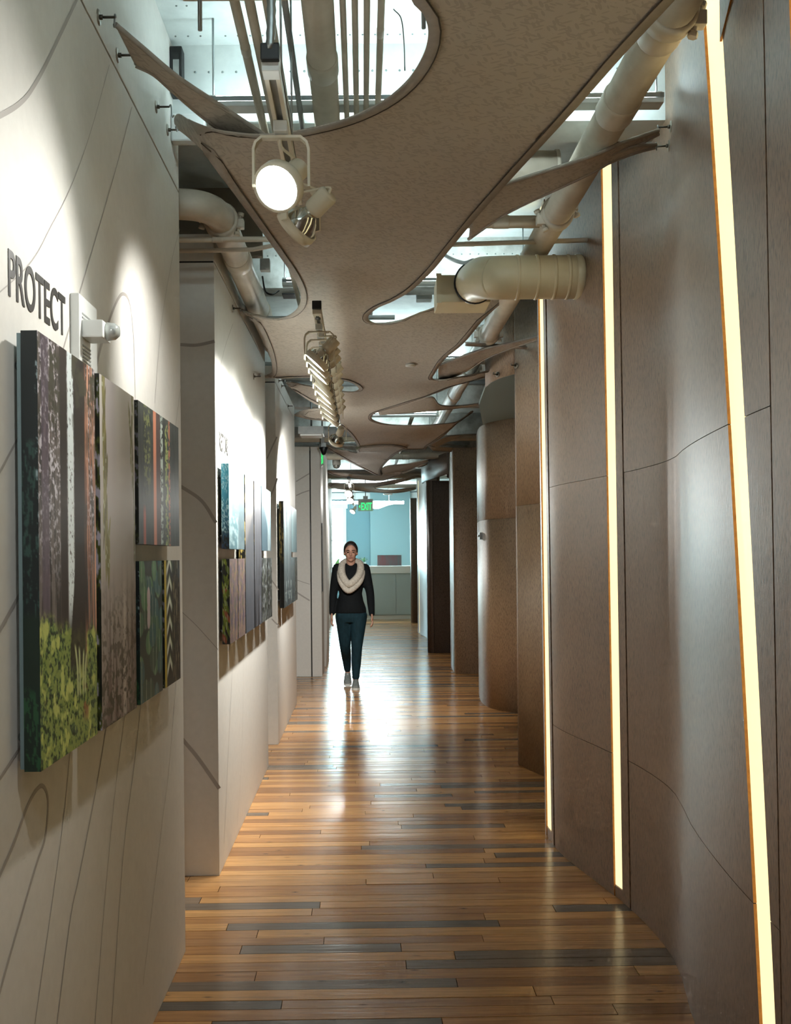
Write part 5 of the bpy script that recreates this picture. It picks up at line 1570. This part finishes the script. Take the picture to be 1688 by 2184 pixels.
for s in (-1, 1):
    limb(mb, [SH[s], (SH[s] + EL[s]) / 2, EL[s], (EL[s] + WR_[s]) / 2, WR_[s]], [0.045, 0.040, 0.033, 0.030, 0.022])
    limb(mb, [HIP[s], (HIP[s] + KN[s]) / 2, KN[s], (KN[s] + AN[s]) / 2 + Vector((0, 0.012, 0.02)), AN[s]], [0.082, 0.070, 0.050, 0.046, 0.032])
    heel = AN[s] + Vector((0, 0.03, -0.04)); toe = AN[s] + Vector((0.005 * s, -0.13, -0.06 if s > 0 else -0.115))
    limb(mb, [AN[s], (heel + toe) / 2 + Vector((0, 0, 0.01)), toe], [0.032, 0.030, 0.024])
    # hand: palm and five bent fingers
    d = (WR_[s] - EL[s]).normalized(); fw = Vector((0, -1, 0)); fw = (fw - d * fw.dot(d)).normalized(); sd = Vector((-s, 0, 0)); sd = (sd - d * sd.dot(d)).normalized()
    palm = WR_[s] + d * 0.045
    for k in range(4):
        o_ = fw * (0.027 - 0.018 * k)
        mb.tube([WR_[s] + o_ * 0.55, palm + o_, palm + d * 0.035 + o_], [0.013, 0.013, 0.011], 8)
        L_ = (0.070, 0.078, 0.072, 0.056)[k]; k0 = palm + d * 0.035 + o_
        mb.tube(catmull([k0, k0 + d * L_ * 0.45 + sd * 0.004, k0 + d * L_ * 0.78 + sd * 0.016, k0 + d * L_ * 0.92 + sd * 0.03], 3), [0.0095] * 4 + [0.0085] * 3 + [0.0075] * 3, 8)
    t0_ = WR_[s] + d * 0.02 + fw * 0.02
    mb.tube(catmull([t0_, t0_ + d * 0.025 + fw * 0.022, t0_ + d * 0.052 + fw * 0.028 + sd * 0.006, t0_ + d * 0.07 + fw * 0.024 + sd * 0.014], 3), [0.0135] * 3 + [0.011] * 4 + [0.009] * 3, 8)
BODY = fuse(mb.build('body', M['skin'], W_), 0.0055, 2)
# face details
mb = MB()
for s in (-1, 1): mb.ball(HC + Vector((0.031 * s, -0.080, -0.006)), (0.011, 0.006, 0.0055), 10)
mb.build_each('eye', M['eye'], BODY)
mb = MB()
for s in (-1, 1): mb.tube(catmull([HC + Vector((0.014 * s, -0.087, 0.012)), HC + Vector((0.032 * s, -0.084, 0.017)), HC + Vector((0.048 * s, -0.070, 0.010))], 4), 0.0032, 6)
mb.build_each('eyebrow', M['hair'], BODY)
MB().ball(HC + Vector((0, -0.082, -0.068)), (0.023, 0.006, 0.0065), 12).build('mouth', M['lip'], BODY)
# hair pulled back
mb = MB(); rows = []
for i in range(17):
    th = math.pi * i / 16 * 0.80
    row = []
    for k in range(33):
        a = 2 * math.pi * k / 32
        dx, dy, dz = math.sin(th) * math.cos(a), math.sin(th) * math.sin(a), math.cos(th)
        front = max(0.0, -dy)
        lim = 0.55 if front > 0.15 else -1.0
        th2 = min(th, 0.78 + 1.35 * (1 - min(1, front * 1.5)) if front > 0.0 else th)
        dx, dy, dz = math.sin(th2) * math.cos(a), math.sin(th2) * math.sin(a), math.cos(th2)
        row.append(HC + Vector((0.081 * dx, 0.014 + 0.099 * dy, 0.020 + 0.102 * dz)))
    rows.append(row)
mb.grid(rows)
hair = clean(mb.build('hair', M['hair'], W_)); md = hair.modifiers.new('t', 'SOLIDIFY'); md.thickness = 0.008; md.offset = -1
MB().ball(HC + Vector((0, 0.118, -0.02)), (0.04, 0.035, 0.045), 14).build('bun', M['hair'], hair)
# sweater
mb = MB()
loft(mb, [(0.845, -0.010, 0.02, 0.178, 0.118), (0.90, -0.010, 0.02, 0.172, 0.120), (0.98, -0.012, 0.018, 0.146, 0.106), (1.06, -0.011, 0.012, 0.130, 0.098), (1.16, -0.006, 0.000, 0.142, 0.112), (1.24, -0.004, 0.004, 0.150, 0.112), (1.32, -0.003, 0.02, 0.150, 0.092), (1.37, -0.003, 0.028, 0.115, 0.070), (1.405, -0.003, 0.03, 0.065, 0.056)])
for s in (-1, 1):
    limb(mb, [SH[s], (SH[s] + EL[s]) / 2, EL[s], (EL[s] + WR_[s]) / 2, WR_[s] + (EL[s] - WR_[s]).normalized() * 0.005], [0.062, 0.056, 0.047, 0.043, 0.034])
fuse(mb.build('sweater', M['sweater'], W_), 0.009, 3)
# jeans
mb = MB()
loft(mb, [(0.74, -0.008, 0.02, 0.155, 0.095), (0.80, -0.008, 0.022, 0.178, 0.112), (0.88, -0.008, 0.02, 0.165, 0.108), (0.95, -0.008, 0.02, 0.14, 0.098)])
for s in (-1, 1):
    limb(mb, [HIP[s] + Vector((0.004 * s, 0, -0.03)), (HIP[s] + KN[s]) / 2, KN[s], (KN[s] + AN[s]) / 2 + Vector((0, 0.012, 0.02)), AN[s] + (KN[s] - AN[s]).normalized() * 0.04], [0.096, 0.084, 0.062, 0.056, 0.041])
fuse(mb.build('jeans', M['jeans'], W_), 0.009, 3)
# knitted cowl scarf
loop = catmull([Vector(p) for p in ((0.0, 0.085, 1.425), (0.085, 0.05, 1.405), (0.105, -0.03, 1.345), (0.075, -0.10, 1.255), (-0.025, -0.135, 1.175), (-0.095, -0.10, 1.255), (-0.11, -0.03, 1.345), (-0.085, 0.05, 1.405))], 14, closed=True)
loop.append(loop[0].copy())
MB().tube(loop, [0.040 + 0.0045 * (k % 2) for k in range(len(loop))], 16, False).build('scarf', M['scarf'], W_)
loop2 = [p + Vector((p.x * 0.18, -0.006, -0.035 - 0.05 * max(0, -p.y * 6))) for p in loop]
MB().tube(loop2, [0.030 + 0.004 * (k % 2) for k in range(len(loop2))], 14, False).build('scarf_fold', M['scarf'], W_)
# sneakers
for s in (-1, 1):
    a = AN[s]
    heel_z = 0.0 if s > 0 else 0.07
    rows = []
    def foot(wx, up, z_lo):
        out = []
        for t, hw, hh in ((0.0, 0.026, 0.060), (0.08, 0.034, 0.088), (0.28, 0.037, 0.100), (0.5, 0.041, 0.072), (0.75, 0.045, 0.052), (0.92, 0.038, 0.040), (1.0, 0.020, 0.030)):
            y_ = a.y + 0.065 - 0.25 * t
            zb_ = heel_z * (1 - t)
            ring = []
            for k in range(13):
                ang = math.pi * k / 12
                ring.append((a.x + hw * wx * math.cos(ang), y_, zb_ + z_lo + (hh * up) * math.sin(ang) ** 0.7))
            out.append(ring)
        return out
    sh = MB(); R = foot(1.0, 1.0, 0.018); sh.grid(R)
    sh.add(R[0], [tuple(range(13))]); sh.add(R[-1], [tuple(reversed(range(13)))])
    so = clean(sh.build('sneaker', M['shoe'], W_))
    prof = [(0.0, 0.028), (0.08, 0.036), (0.28, 0.039), (0.5, 0.043), (0.75, 0.047), (0.92, 0.040), (1.0, 0.020)]
    top, bot = [], []
    for sgn, seq in ((1, prof), (-1, prof[::-1])):
        for t, hw in seq:
            y_ = a.y + 0.067 - 0.254 * t; zb_ = heel_z * (1 - t)
            bot.append((a.x + sgn * hw, y_, zb_)); top.append((a.x + sgn * hw, y_, zb_ + 0.024))
    n_ = len(bot); m2 = MB(); m2.add(bot + top, [tuple(range(n_)), tuple(range(2 * n_ - 1, n_ - 1, -1))] + [(k, (k + 1) % n_, n_ + (k + 1) % n_, n_ + k) for k in range(n_)])
    clean(m2.build('sole', M['sole'], so))
    ml = MB()
    for k in range(4):
        y_ = a.y - 0.015 - 0.018 * k; zz = heel_z * 0.6 + 0.105 - 0.010 * k
        ml.tube([(a.x - 0.022, y_, zz - 0.012), (a.x, y_ - 0.004, zz + 0.004), (a.x + 0.022, y_, zz - 0.012)], 0.0035, 6)
    ml.build_each('lace', M['sole'], so)

bpy.context.view_layer.update()
